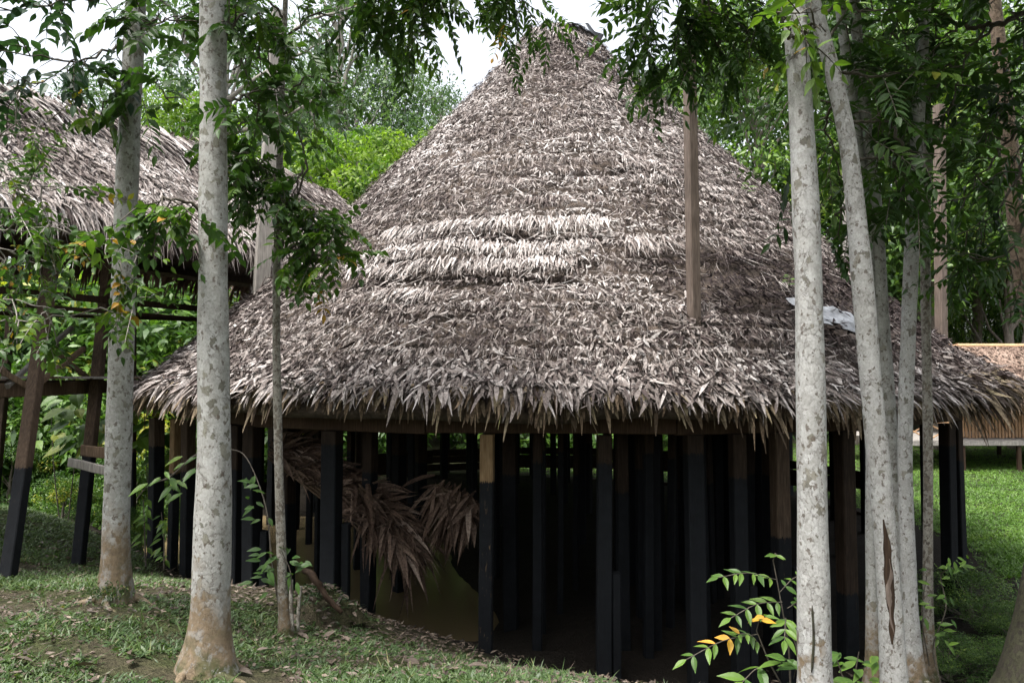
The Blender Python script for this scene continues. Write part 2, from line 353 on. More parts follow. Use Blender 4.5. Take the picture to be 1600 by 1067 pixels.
def ground_mat():
    m, nt, b, out = newmat('soil'); p = geo_pos(nt)
    n1, n2, n3 = noise(nt, p, 1.3, 5, .6), noise(nt, p, 12, 5, .7), noise(nt, p, 45, 3)
    soil = ramp(nt, n2.outputs[0], [(.3, (.03, .022, .016)), (.52, (.075, .057, .042)), (.68, (.13, .1, .075)), (.8, (.19, .155, .12))]).outputs[0]
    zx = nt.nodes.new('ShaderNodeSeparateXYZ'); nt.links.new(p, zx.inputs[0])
    soil = mixc(nt, ramp(nt, math_(nt, 'ADD', zx.outputs[2], math_(nt, 'MULTIPLY', n2.outputs[0], .15)), [(.45, (.9, .9, .9)), (.85, (0, 0, 0))]).outputs[0], soil, (.012, .0095, .007))  # wet mud low down, blackened to put hut and gully shade into the colour
    green = ramp(nt, n2.outputs[0], [(.3, (.022, .03, .009)), (.7, (.062, .08, .022))]).outputs[0]
    sx = nt.nodes.new('ShaderNodeSeparateXYZ'); nt.links.new(p, sx.inputs[0])
    hi = ramp(nt, math_(nt, 'ADD', sx.outputs[2], math_(nt, 'MULTIPLY', n1.outputs[0], .5)), [(.52, (0, 0, 0)), (.85, (1, 1, 1))]).outputs[0]
    g = math_(nt, 'MULTIPLY', hi, ramp(nt, n1.outputs[0], [(.36, (.2, .2, .2)), (.6, (.95, .95, .95))]).outputs[0])
    nt.links.new(mixc(nt, g, soil, green), b.inputs['Base Color']); b.inputs['Roughness'].default_value = .9; b.inputs['Specular IOR Level'].default_value = .2
    bump(nt, b, math_(nt, 'ADD', n2.outputs[0], math_(nt, 'MULTIPLY', n3.outputs[0], .6)), 1.0, .07); return m
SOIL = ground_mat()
def water_mat():
    m, nt, b, out = newmat('muddy_water'); b.inputs['Base Color'].default_value = (.19, .145, .08, 1); b.inputs['Roughness'].default_value = .16
    b.inputs['IOR'].default_value = 1.33
    bump(nt, b, noise(nt, geo_pos(nt, (1.6, 3.0, 1)), 5, 4, .6).outputs[0], .12, .02); return m
WATER = water_mat()
def plain(name, col, rough=.5, metal=0, nscale=20, var=.25):
    m, nt, b, out = newmat(name); nz = noise(nt, geo_pos(nt), nscale, 4)
    nt.links.new(ramp(nt, nz.outputs[0], [(.3, tuple(c * (1 - var) for c in col)), (.7, tuple(min(c * (1 + var), 1) for c in col))]).outputs[0], b.inputs['Base Color'])
    b.inputs['Roughness'].default_value = rough; b.inputs['Metallic'].default_value = metal; return m
SHEET = plain('white_plastic', (.29, .305, .33), .5, 0, 9, .4)
ZINC = plain('galvanised_sheet', (.42, .46, .52), .45, .1, 6, .2)
MOSS = plain('moss', (.04, .06, .01), .9, 0, 40, .5)

# ------------------------------------------------------------------ ground (thin plate spline through surveyed points) and creek
CTRL = [(0, -4, 2.0), (-5, -3, 2.1), (6, -4, 1.9), (0, 0, 1.87), (-4, 1, 1.95), (3.2, 1, 1.8), (-9, 2, 2.0), (9, 1, 1.8), (-14, 4, 1.9), (15, 3, 1.7)]
def cp(px, py, d): CTRL.append(tuple(P(px, py, d)))
for a in [(325, 1052, 5.5), (180, 932, 6.6), (440, 990, 7.0), (15, 903, 9.0), (125, 884, 11.0), (250, 878, 12.4), (385, 932, 10.9), (520, 940, 9.6), (760, 1018, 8.7),
          (920, 1058, 7.0), (800, 1067, 5.4), (1415, 1066, 6.5), (60, 800, 14.0), (0, 785, 17.0), (640, 985, 8.6), (600, 1010, 7.4), (60, 960, 6.8)]: cp(*a)
CTRL += [(2.0, 4.8, 1.35), (3.0, 5.2, 1.05), (1.2, 6.3, .9), (4.2, 6.2, .8), (6.5, 7.5, .75), (9, 7, 1.0),
         (0.9, 8.3, .06), (2.3, 8.0, .05), (3.6, 8.0, .05), (5, 8.5, .05), (-6.9, 15.5, -.5), (-6, 18, -.6), (-4, 15, -.6), (-2.6, 12, -.55), (-1.0, 11, -.45), (0.6, 11, .08), (0.2, 13, .08), (2.5, 11, .08), (5, 11, .08), (8, 10.5, .15), (12, 10, .2),
         (-3, 19, -.4), (0, 16, .12), (4, 14, .1), (2, 19, .2), (5, 17, .3), (-10, 20, -.3), (-14, 22, -.3), (-5, 22.5, .5), (-1, 21, .4), (3, 20, .1), (6, 17, .1), (9, 13.5, .28), (12, 13, .3), (17, 12, .35), (8, 20, .32), (14, 20, .34), (0, 25, .4), (6, 27, .4), (16, 27, .4), (24, 18, .5), (-10, 24, 1.0), (-6, 27, 1.2),
         (-16, 27, 1.6), (-12, 14, .9), (-18, 16, 1.1), (-10, 17.5, .1), (-14, 34, 3.2), (0, 38, 1.0), (14, 40, .8), (30, 40, 1.0), (-30, 40, 3), (-30, 15, 1.6), (30, 10, 1.2), (-20, -4, 2), (20, -4, 2), (0, 60, 2), (30, 60, 2), (-30, 60, 4)]
CTRL = np.array(CTRL)
def _U(r2): return np.where(r2 > 1e-9, r2 * np.log(r2 + 1e-12) * .5, 0)
_n = len(CTRL); _A = np.zeros((_n + 3, _n + 3))
_A[:_n, :_n] = _U(((CTRL[:, None, :2] - CTRL[None, :, :2]) ** 2).sum(-1)) + np.eye(_n) * .15
_A[:_n, _n] = 1; _A[:_n, _n + 1:] = CTRL[:, :2]; _A[_n, :_n] = 1; _A[_n + 1:, :_n] = CTRL[:, :2].T
_c = np.linalg.solve(_A, np.concatenate([CTRL[:, 2], np.zeros(3)]))
def gz(x, y):
    x, y = np.atleast_1d(np.asarray(x, float)), np.atleast_1d(np.asarray(y, float)); sh = x.shape; x, y = x.ravel(), y.ravel()
    z = np.empty(len(x))
    for i in range(0, len(x), 20000):
        a, b = np.clip(x[i:i+20000], -34, 34), np.clip(y[i:i+20000], -6, 64)
        r2 = (a[:, None] - CTRL[None, :, 0]) ** 2 + (b[:, None] - CTRL[None, :, 1]) ** 2
        z[i:i+20000] = _U(r2) @ _c[:_n] + _c[_n] + a * _c[_n + 1] + b * _c[_n + 2]
    z = z + .06 * (fbm(x * .9, y * .9, 3) - .5) + .035 * (fbm(x * 4, y * 4, 5) - .5)
    return z.reshape(sh)
def gz1(x, y): return float(gz([x], [y])[0])
xs = np.concatenate([-np.geomspace(500, 27, 14), np.arange(-26, 26.1, .26), np.geomspace(27, 500, 14)])
ys = np.concatenate([-np.geomspace(300, 6.5, 8), np.arange(-6, 34, .26), np.geomspace(35, 600, 24)])
gx, gy = np.meshgrid(xs, ys); mb = MB()
nx, ny = len(xs), len(ys); i, j = np.meshgrid(np.arange(ny - 1), np.arange(nx - 1), indexing='ij'); i, j = i.ravel(), j.ravel()
mb.add(np.stack([gx, gy, gz(gx, gy)], -1).reshape(-1, 3), np.stack([i*nx+j, i*nx+j+1, (i+1)*nx+j+1, (i+1)*nx+j], 1))
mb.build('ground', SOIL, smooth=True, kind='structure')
mb = MB(); xx = np.linspace(-30, 26, 57); yy = np.linspace(4, 32, 29); a, b_ = np.meshgrid(xx, yy)
i, j = np.meshgrid(np.arange(28), np.arange(56), indexing='ij'); i, j = i.ravel(), j.ravel()
mb.add(np.stack([a, b_, np.zeros_like(a) - .22], -1).reshape(-1, 3), np.stack([i*57+j, i*57+j+1, (i+1)*57+j+1, (i+1)*57+j], 1))
mb.build('creek_water', WATER, smooth=True, kind='structure')

# ------------------------------------------------------------------ the round house
CX, CY = 1.02, 16.3
PROF = np.array([(.40, 7.86), (.68, 7.55), (1.08, 7.1), (2.40, 5.68), (3.98, 4.02), (5.5, 2.32), (6.6, 1.18), (7.15, .72), (7.8, .1), (8.32, -.22)])
PROF[:, 1] += CZ
_seg = np.linalg.norm(np.diff(PROF, axis=0), axis=1); _cum = np.concatenate([[0], np.cumsum(_seg)]); SL = _cum[-1]
def roof(s, az, off=0.0):
    """s metres of slope down from the top, az measured from the camera side (0 = towards camera, + = right)"""
    s = np.asarray(s, float); az = np.asarray(az, float)
    r = np.interp(s, _cum, PROF[:, 0]); z = np.interp(s, _cum, PROF[:, 1])
    e = .25; dr = np.interp(s + e, _cum, PROF[:, 0], right=None) - np.interp(s - e, _cum, PROF[:, 0]); dz = np.interp(s + e, _cum, PROF[:, 1]) - np.interp(s - e, _cum, PROF[:, 1])
    q = np.hypot(dr, dz); dr, dz = dr / q, dz / q
    wob = .10 * (fbm(az * 2.2 + 11, s * .35, 21) - .5) * np.clip(s, 0, 3) + .16 * (fbm(az * 6 + 3, s * 1.1, 22) - .5)
    sx, sy = np.sin(az), -np.cos(az)
    nr, nz_ = -dz, dr
    o = off + wob
    pos = np.stack([CX + sx * (r + nr * o), CY + sy * (r + nr * o), z + nz_ * o], -1)
    return pos, np.stack([sx * nr, sy * nr, nz_], -1), np.stack([sx * dr, sy * dr, dz], -1), np.stack([np.cos(az), np.sin(az), np.zeros_like(az)], -1)

def s_of(z): return float(np.interp(-(z), -PROF[:, 1], _cum))
hut = thing('round_house', 'large round stilt house with tall conical grey thatch roof over the creek', 'house', (CX, CY, 0))
mb = MB(); na, ns = 120, 50
az = np.linspace(0, 2 * math.pi, na, endpoint=False); ss = np.linspace(0, SL, ns)
A, B = np.meshgrid(ss, az, indexing='ij'); po = roof(A, B, -.13)[0]; pi_ = roof(A, B, -.28)[0]
V = np.concatenate([po, pi_[::-1]], 0); k = len(V); i, j = np.meshgrid(np.arange(k), np.arange(na), indexing='ij'); i, j = i.ravel(), j.ravel(); j2 = (j + 1) % na; i2 = (i + 1) % k
mb.add(V.reshape(-1, 3), np.stack([i*na+j, i2*na+j, i2*na+j2, i*na+j2], 1))
hroof = mb.build('roof', CORE, hut, smooth=True)

def leafset(mb, s, az, L, w, yaw, lift, t, prof=PALM, bend=.0, droop=.0, off=.0, m=0):
    pos, n, dn, sd_ = roof(s, az, off)
    d = dn * np.cos(yaw)[:, None] + sd_ * np.sin(yaw)[:, None] + n * lift[:, None]
    nn = unit(n + .55 * rng.normal(size=n.shape))
    strips(mb, pos, d, nn, L, w, prof, t, bend, droop, m=m)
mb = MB()
# weathered flakes all over the cone, in horizontal courses
SP = .07; rows = np.arange(.05, SL - .02, SP)
for ri, s0 in enumerate(rows):
    r = np.interp(s0, _cum, PROF[:, 0]); n = int(2 * math.pi * r / .026)
    az = rng.uniform(-math.pi, math.pi, n)
    keep = (np.abs(az) < 1.9) | (rng.random(n) < .2); az = az[keep]; n = len(az)
    wavy = .12 * (fbm(az * r * .5, np.full(n, ri * 1.7), 31) - .5) + .05 * (fbm(az * r * 2.5, np.full(n, ri * 3.1), 32) - .5)
    s = np.clip(s0 + wavy + rng.normal(0, .025, n), .0, SL)
    big = fbm(az * r * .42 + 5, s * .42, 41); mid = fbm(az * r * 1.6, s * 2.6, 42); strk = fbm(az * r * .7, s * 5.0, 43)
    t = .24 + .06 * np.clip((5.5 - s) / 5, 0, 1) + .42 * big + .40 * (mid - .38) + .34 * (strk - .42) + rng.normal(0, .13, n)
    # dark leaf mould lying on the lower right of the cone, tint slightly paler to the left, darker to the right
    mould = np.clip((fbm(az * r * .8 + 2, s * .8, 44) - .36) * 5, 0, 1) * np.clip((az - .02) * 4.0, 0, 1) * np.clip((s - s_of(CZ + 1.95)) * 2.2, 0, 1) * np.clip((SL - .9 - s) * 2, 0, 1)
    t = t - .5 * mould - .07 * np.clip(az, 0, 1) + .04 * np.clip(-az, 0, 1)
    t = np.where(rng.random(n) < .2, t * .25, t)
    low = np.clip((s - (SL - 1.9)) / 1.6, 0, 1)
    L = rng.uniform(.05, .15, n) * (1 + .45 * low); w = rng.uniform(.011, .032, n) * (1 + .45 * low)
    yaw = rng.normal(0, .95, n) * (1 - .35 * low); lift = rng.normal(.03, .17, n) + .5 * mould * rng.random(n)
    leafset(mb, s, az, L, w, yaw, lift, np.clip(t, 0, 1), bend=rng.normal(-.04, .34, n), off=rng.uniform(-.07, .02, n) + .07 * (fbm(az * r * 3.2, s * 3.2, 47) - .5) * 2 + .13 * np.mod((s + .22 * fbm(az * r * .8, az * 0 + np.floor(s * 1.3), 48)) / .19, 1.0))
for ci, s0 in enumerate(np.arange(.5, SL - .55, .30)):
    r = np.interp(s0, _cum, PROF[:, 0]); n = int(2 * math.pi * r * 105); az = rng.uniform(-math.pi, math.pi, n); az = az[(np.abs(az) < 1.9) | (rng.random(n) < .2)]
    keep = rng.random(len(az)) < np.clip((fbm(az * r * .9 + ci * 7, az * 0 + ci * 1.3, 55) - .36) * 5, 0, 1); az = az[keep]; n = len(az)
    s = s0 + .16 * (fbm(az * r * .7, az * 0 + ci * 2.1, 56) - .5) + .05 * (fbm(az * r * 4, az * 0 + ci, 57) - .5) + rng.normal(0, .022, n)
    q = ~((az > -.68) & (az < .1) & (s > s_of(CZ + 2.6)) & (s < s_of(CZ + 1.15))); az, s = az[q], s[q]; n = len(az)
    yaw = rng.normal(0, .3, n) + .9 * (fbm(az * r * 1.8, az * 0 + ci * 3, 58) - .5); pt = fbm(az * r * .6 + 3, az * 0 + ci * .8, 59)
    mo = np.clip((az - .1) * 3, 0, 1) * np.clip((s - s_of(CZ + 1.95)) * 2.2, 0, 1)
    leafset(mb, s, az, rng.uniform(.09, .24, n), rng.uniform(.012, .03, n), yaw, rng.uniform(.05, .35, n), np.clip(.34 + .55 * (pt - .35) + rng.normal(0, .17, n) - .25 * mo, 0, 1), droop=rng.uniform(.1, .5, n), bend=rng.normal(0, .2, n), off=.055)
n = 5200; s = SL * np.sqrt(rng.random(n)) * .97; az = rng.uniform(-1.7, 1.7, n)   # loose stalks and fibres lying about
leafset(mb, s, az, rng.uniform(.18, .55, n), rng.uniform(.005, .011, n), rng.normal(0, 1.3, n), rng.normal(.06, .08, n), np.clip(rng.normal(.35, .28, n), 0, 1), bend=rng.normal(0, .15, n), off=.10)
for pa, ps, nn_ in ((.167, s_of(CZ + .58), 110), (-.966, s_of(CZ + 1.25), 110)):    # thatch pushed up round the tall posts
    a_ = rng.uniform(0, 6.28, nn_); rr_ = rng.uniform(.1, .34, nn_)
    leafset(mb, ps + rr_ * np.cos(a_), pa + rr_ * np.sin(a_) / 7.3, rng.uniform(.12, .3, nn_), rng.uniform(.015, .04, nn_), a_ + rng.normal(0, .6, nn_), rng.uniform(.05, .55, nn_), np.clip(rng.normal(.3, .2, nn_), 0, 1), bend=rng.normal(-.1, .25, nn_), off=.08)
# newer courses of pale drooping leaflets: (s, az from, az to, count/m, tint)
NEW = [(s_of(CZ + 2.22), -.56, .07, 60, .82, .30), (s_of(CZ + 1.80), -.58, .03, 60, .82, .26), (s_of(CZ + 1.50), -.60, -.02, 60, .80, .24),
       (s_of(CZ + 1.10), -.43, -.31, 60, .78, .3), (s_of(CZ + 1.12), -.18, -.13, 40, .7, .25), (s_of(CZ + 3.42), .12, .37, 46, .72, .34), (s_of(CZ + 5.3), .12, .5, 34, .7, .3), (s_of(CZ + 1.82), .09, .2, 44, .74, .26),
       (s_of(CZ + 1.2), .42, .52, 50, .62, .34), (s_of(CZ + 3.4), .95, 1.25, 40, .6, .36), (s_of(CZ + 2.3), .85, 1.1, 40, .62, .36), (s_of(CZ + 1.6), .72, .95, 44, .62, .36), (s_of(CZ + 7.3), -1.5, 1.5, 40, .66, .34),
       (s_of(CZ + 7.62), -1.6, 1.6, 60, .6, .4), (s_of(CZ + 2.9), .55, .68, 36, .5, .3)]
for s0, a0, a1, den, tt, LL in NEW:
    r = np.interp(s0, _cum, PROF[:, 0]); n = int((a1 - a0) * r * den * 4.2)
    az = rng.uniform(a0, a1, n); s = s0 - .05 + .09 * (fbm(az * 9, az * 0 + s0, 51) - .5) + rng.normal(0, .045, n)
    edge_ = np.minimum(az - a0, a1 - az) * r; kk = rng.random(n) < np.clip(edge_ / .3 + .15, 0, 1) * (.35 + 1.1 * fbm(az * r * 1.4, az * 0 + s0 * 5, 53)); az, s = az[kk], s[kk]; n = len(az)
    yaw = rng.normal(0, .28, n) + .5 * (fbm(az * r * 2.2, az * 0 + s0 * 3, 52) - .5)
    leafset(mb, s, az, rng.uniform(.5, 1.1, n) * LL, rng.uniform(.014, .034, n), yaw, rng.uniform(.05, .34, n), np.clip(tt - .13 + rng.normal(0, .15, n), 0, 1), droop=rng.uniform(.1, .4, n), off=rng.uniform(.05, .12, n))
# thick skirt of long leaves in the last metre above the eave
for k, s0 in enumerate(np.linspace(SL - .62, SL - .06, 6)):
    r = np.interp(s0, _cum, PROF[:, 0]); n = int(2 * math.pi * r / .035); az = rng.uniform(-math.pi, math.pi, n)
    az = az[(np.abs(az) < 1.9) | (rng.random(n) < .4)]; n = len(az)
    s = np.clip(s0 + .14 * (fbm(az * r, az * 0 + k, 61) - .5) + rng.normal(0, .05, n), 0, SL)
    yaw = rng.normal(0, .34, n) + 1.2 * (fbm(az * r * 1.3, az * 0 + k * 2.3, 62) - .5)
    patch = fbm(az * r * .9, s * 1.3, 63)
    moss = np.clip((fbm(az * r * .5 + 7, s * .8, 64) - .46) * 5, 0, 1) * np.clip((az + .2) * 3, 0, 1)
    t = np.clip(.34 + .62 * (patch - .2) * .8 + rng.normal(0, .14, n) + .05 * (az < 0), 0, 1)
    ism = rng.random(n) < moss * .8
    Ln = rng.uniform(.16, .38, n); wn_ = rng.uniform(.025, .06, n); li = rng.normal(.05, .09, n); dr = rng.uniform(.05, .35, n); of = rng.uniform(0, .09, n)
    for q, mm in ((~ism, 0), (ism, 1)):
        leafset(mb, s[q], az[q], Ln[q], wn_[q], yaw[q], li[q], t[q], bend=rng.normal(0, .22, q.sum()), droop=dr[q], off=of[q], m=mm)
# the hanging fringe
def fringe_leaves(n, a_lim, per=6):
    """leaf bundles tied side by side: every bundle fans out and hangs to its own length"""
    nc = n // per; ca = np.linspace(-a_lim, a_lim, nc) + rng.normal(0, .5 * 2 * a_lim / nc, nc)
    cl = .10 + .32 * fbm(ca * 7, ca * 0 + 2, 71) ** 1.3 * rng.uniform(.5, 1.5, nc); cy = rng.normal(0, .22, nc) + .8 * (fbm(ca * 9, ca * 0, 72) - .5)
    k = np.repeat(np.arange(nc), per); m = len(k); fan = rng.uniform(-1, 1, m)
    return ca[k] + fan * .008 + rng.normal(0, .003, m), SL - rng.uniform(.0, .2, m), cl[k] * rng.uniform(.6, 1.15, m), cy[k] + fan * .28, rng.uniform(.2, .62, nc)[k]
az, s, L, yaw, ct = fringe_leaves(3600, math.pi)
q = (np.abs(az) < 1.9) | (rng.random(len(az)) < .6); az, s, L, yaw, ct = az[q], s[q], L[q], yaw[q], ct[q]; n = len(az)
leafset(mb, s, az, L, rng.uniform(.03, .075, n), yaw, rng.normal(-.2, .12, n), np.clip(ct + rng.normal(0, .12, n), 0, 1), prof=np.array([.6, 1.0, 1.0, .85, .6, .15]), bend=rng.normal(0, .14, n), droop=rng.uniform(.35, .95, n), off=rng.uniform(-.16, .06, n), m=1)
hthatch = mb.build('thatch', [THATCH, THATCH_OLD], hroof, kind='stuff')
# the 300 fringe leaves that hang nearest the camera, one by one
leaf_meshes = []
for k in range(8):
    q = MB(); strips(q, [[0, 0, 0]], [[1, 0, 0]], [[0, 0, 1]], [1.0], [random.uniform(.11, .17)], np.array([.5, .9, 1, .95, .8, .6, .15]), random.uniform(.3, .8), bend=random.uniform(-.25, .1), fold=.25)
    leaf_meshes.append(q.mesh('palm_leaf', [THATCH_OLD if k % 2 else THATCH]))
az, s, L, yaw, ct = fringe_leaves(300, .98, 5); N = len(az); L = L * 1.25 + .05
pos, nn, dn, sd_ = roof(s, az, .04); dirs = unit(dn * np.cos(yaw)[:, None] + sd_ * np.sin(yaw)[:, None] - np.array([0, 0, 1]) * rng.uniform(.3, 1.1, N)[:, None])
def matrix(p, d, n, s):
    d = Vector(d).normalized(); y = Vector(n).cross(d).normalized(); z = d.cross(y)
    return Matrix(((d.x*s, y.x*s, z.x*s, p[0]), (d.y*s, y.y*s, z.y*s, p[1]), (d.z*s, y.z*s, z.z*s, p[2]), (0, 0, 0, 1)))
def leaf_obj(name, me, p, d, n, s, parent):
    o = bpy.data.objects.new(name, me); COL.objects.link(o); o.parent = parent
    o.matrix_parent_inverse = Matrix.Translation(-Vector(world_loc(parent)))
    o.matrix_basis = matrix(p, d, n, s); return o
for k in range(N):
    leaf_obj('palm_leaf', leaf_meshes[k % 8], pos[k], dirs[k], nn[k] + .5 * rng.normal(size=3), L[k], hroof)
# ridge cap of bent metal sheet at the apex
mb = MB(); top = PROF[0, 1]
def sheet(mb, pts_a, pts_b, th=.012, t=.5, m=0):
    a, b = np.asarray(pts_a, float), np.asarray(pts_b, float); k = len(a); V = np.concatenate([a, b, a - [0, 0, th], b - [0, 0, th]])
    f = []
    for i in range(k - 1):
        f += [[i, i+1, k+i+1, k+i], [2*k+i+1, 2*k+i, 3*k+i, 3*k+i+1], [i+1, i, 2*k+i, 2*k+i+1], [k+i, k+i+1, 3*k+i+1, 3*k+i]]
    f += [[0, k, 3*k, 2*k], [k-1, 3*k-1, 4*k-1, 2*k-1]]
    mb.add(V, f, t, m)
def cone_sheet(a0, a1, s0, s1, lift, sag):
    """a bent sheet lying on the tip of the cone, its lower edge kinked"""
    A_, B_ = np.meshgrid(np.linspace(0, 1, 4), np.linspace(a0, a1, 7), indexing='ij'); pts_ = roof(s0 + (s1 - s0) * A_ * (1 + sag * np.sin(B_ * 7)), B_, lift + .05 * np.sin(B_ * 9 + A_ * 2))[0]
    q = MB(); ii, jj = np.meshgrid(np.arange(3), np.arange(6), indexing='ij'); ii, jj = ii.ravel(), jj.ravel(); q.add(pts_.reshape(-1, 3), np.stack([ii*7+jj, ii*7+jj+1, (ii+1)*7+jj+1, (ii+1)*7+jj], 1))
    o = q.build('ridge_cap', ZINC, hut); sm_ = o.modifiers.new('thick', 'SOLIDIFY'); sm_.thickness = .01
cone_sheet(-1.5, .1, .0, .28, .22, .12); cone_sheet(.15, 1.7, .0, .62, .26, .1)
mb = MB(); tube(mb, [(CX - .1, CY, top - .2), (CX + .05, CY, top + .12), (CX + .42, CY - .1, top + .05)], [.1, .09, .05], 8); mb.build('ridge_cap', ZINC, hut, smooth=True)
# posts
def ring_pt(px, R):
    b = (px - 800) / F; a_, b_, c_ = b * b + 1, -2 * (b * CX + CY), CX * CX + CY * CY - R * R
    dd = b_ * b_ - 4 * a_ * c_
    d = (-b_ - math.sqrt(max(dd, 0))) / (2 * a_)
    return b * d, d
RP = 7.6
def post(mb, x, y, ztop, w, paint, lean=(0, 0), grain=0, rot=0.0, top_m=0):
    zb = min(gz1(x, y), .3) - .35
    bs = np.array([x, y, zb]); tp = np.array([x + lean[0], y + lean[1], ztop]); q = (paint - zb) / (ztop - zb)
    up = (math.sin(rot), -math.cos(rot), 0); bar(mb, bs, tp, w, w, up, jit=.006); mb.t[-1] = mb.v[-1][:, 2] - paint
ZB = 2.93            # ring beam
OUT = [(250, .19, 2.35, 12.4), (276, .13, 1.95, 12.0), (300, .17, 2.0, 11.9), (372, .22, 2.2, 0), (398, .19, 2.4, 0), (520, .21, 2.65, 0), (760, .16, 2.27, 0), (940, .17, 2.5, 0), (1085, .20, 2.6, 0),
       (1150, .17, 2.3, 0), (1218, .18, 1.57, 0), (1315, .19, .8, 0), (1362, .15, 2.3, 0), (1474, .17, 2.5, 0), (1494, .14, 2.2, 11.6)]
ring = []
for k, (px, w, paint, d) in enumerate(OUT):
    if d: x, y = (px - 800) / F * d, d
    else: x, y = ring_pt(px, RP)
    m_ = MB(); rot = math.atan2(x - CX, CY - y) * .6
    post(m_, x, y, ZB - .105, w, paint, (random.uniform(-.04, .04), 0), rot=rot, top_m=0)
    if k in (3, 4, 5, 7, 9, 10): # bolted splice board up to flood height
        a = np.array([x + w * .9, y + .02, min(gz1(x, y), .3) - .3]); bar(m_, a, a + [0, 0, random.uniform(1.3, 1.9)], .1, .14, (0, 1, 0)); m_.t[-1][:] = -1
    o = m_.build('post', TAN_P if px in (760, 276) else DARK_P if px in (520, 372, 398, 940, 1085, 1150, 1315, 1362, 1474, 1494) else WOOD_P, hut)
    if px == 760: o['label'] = 'tan post painted black below a straight line'
# back and inner posts
for k in range(15):
    a = 1.75 + k * (2 * math.pi - 3.5) / 14 + random.uniform(-.05, .05); m_ = MB(); x, y = CX + RP * math.sin(a), CY - RP * math.cos(a)
    post(m_, x, y, ZB - .105, .17, random.uniform(1.6, 2.6), rot=a); m_.build('post', DARK_P, hut)
for R_, n_, ph in ((6.7, 26, .06), (5.6, 18, .1), (4.4, 13, .25), (3.2, 9, .3), (1.7, 5, .2)):
    for k in range(n_):
        a = ph + k * 2 * math.pi / n_ + random.uniform(-.08, .08); m_ = MB(); x, y = CX + R_ * math.sin(a), CY - R_ * math.cos(a)
        zt = CZ + np.interp(R_, PROF[:, 0], PROF[:, 1] - CZ) - .5
        post(m_, x, y, zt, random.uniform(.11, .2), random.uniform(1.6, 2.7), (random.uniform(-.05, .05), random.uniform(-.05, .05)), rot=a); m_.build('post', DARK_P, hut)
for k in range(34):
    a, R_ = random.uniform(-1.35, 1.45), random.uniform(5.0, 7.35); m_ = MB(); x, y = CX + R_ * math.sin(a), CY - R_ * math.cos(a)
    if x < -1.2: x = abs(x) * .8
    if 590 < 800 + x / y * F < 815 or 905 < 800 + x / y * F < 925 and k % 2: continue
    post(m_, x, y, ZB + .1, random.uniform(.09, .17), random.uniform(1.8, 2.9), (random.uniform(-.08, .08), 0), rot=a); m_.build('post', DARK_P, hut)
# ring beams, doubled and lapped
angs = np.linspace(-math.pi, math.pi, 17)[:-1] + .12
for k, a in enumerate(angs):
    b = angs[(k + 1) % 16] + (2 * math.pi if k == 15 else 0); R_ = RP + .02
    z = ZB + (.004 if k % 2 else -.01)
    p, q = np.array([CX + R_ * math.sin(a), CY - R_ * math.cos(a), z]), np.array([CX + R_ * math.sin(b), CY - R_ * math.cos(b), z])
    m_ = MB(); bar(m_, p, q, .10, .2, jit=.004); m_.build('ring_beam', BEAM, hut)
    R2 = RP + .14; z2 = ZB + .19; e = .05
    p, q = np.array([CX + R2 * math.sin(a - e), CY - R2 * math.cos(a - e), z2]), np.array([CX + R2 * math.sin(b + e * (k % 3 - 1)), CY - R2 * math.cos(b + e), z2 + .012 * (k % 2)])
    m_ = MB(); bar(m_, p, q, .11, .14, jit=.004); m_.build('wall_plate', WOOD_DARK, hut)
for k in range(16):
    a = angs[k] + .2; s0, s1 = roof(.6, a, -.36)[0], roof(SL - .3, a, -.36)[0]; s0b = roof(np.array([6.9]), np.array([a]), -.40)[0][0]
    m_ = MB(); tube(m_, [s1, s0b, s0], [.06, .055, .04], 6); m_.build('rafter', WOOD_DARK, hut)
for k in range(8):
    a = k * math.pi / 8 + .07; d_ = np.array([math.sin(a), -math.cos(a), 0]) * (RP - .1); c = np.array([CX, CY, ZB + .12 + .02 * k]); m_ = MB()
    bar(m_, c - d_, c + d_, .1, .13); m_.build('tie_beam', WOOD_DARK, hut)
# boards and rails across the far side, under the back of the roof
for z, a0, a1, h in ((1.16, 1.75, 4.0, .215), (.945, 1.75, 4.0, .21), (.73, 1.9, 3.9, .215), (.15, 1.75, 3.4, .3)):
    aa = np.linspace(a0, a1, 7)
    for a, b in zip(aa[:-1], aa[1:]):
        m_ = MB(); R_ = RP - .12
        bar(m_, (CX + R_ * math.sin(a), CY - R_ * math.cos(a), z), (CX + R_ * math.sin(b), CY - R_ * math.cos(b), z + random.uniform(-.02, .02)), .05, h); m_.build('board', WOOD_DARK, hut)
# tall timbers that stick out through the thatch
def tall_post(px0, py0, px1, py1, d, w, mat, label, rot=.35):
    a, b = P(px0, py0, d), P(px1, py1, d); a = a - (b - a) * .12; m_ = MB(); bar(m_, a, b, w, w, (math.sin(rot), -math.cos(rot), 0), jit=.004)
    o = m_.build('post', mat, hut); o['label'] = label
tall_post(1085, 525, 1077, 85, 9.15, .135, WOOD_RED, 'tall brown post sticking out of the front of the thatch')
tall_post(405, 495, 436, 20, 12.6, .25, WOOD_GREY, 'tall pale grey post sticking out of the left of the thatch', .5)
tall_post(1471, 530, 1467, 165, 14.5, .17, WOOD_RED, 'tall brown post sticking out behind the right of the thatch')
tall_post(1322, 425, 1320, 120, 18.5, .12, WOOD_GREY, 'thin pale post behind the right slope of the thatch')
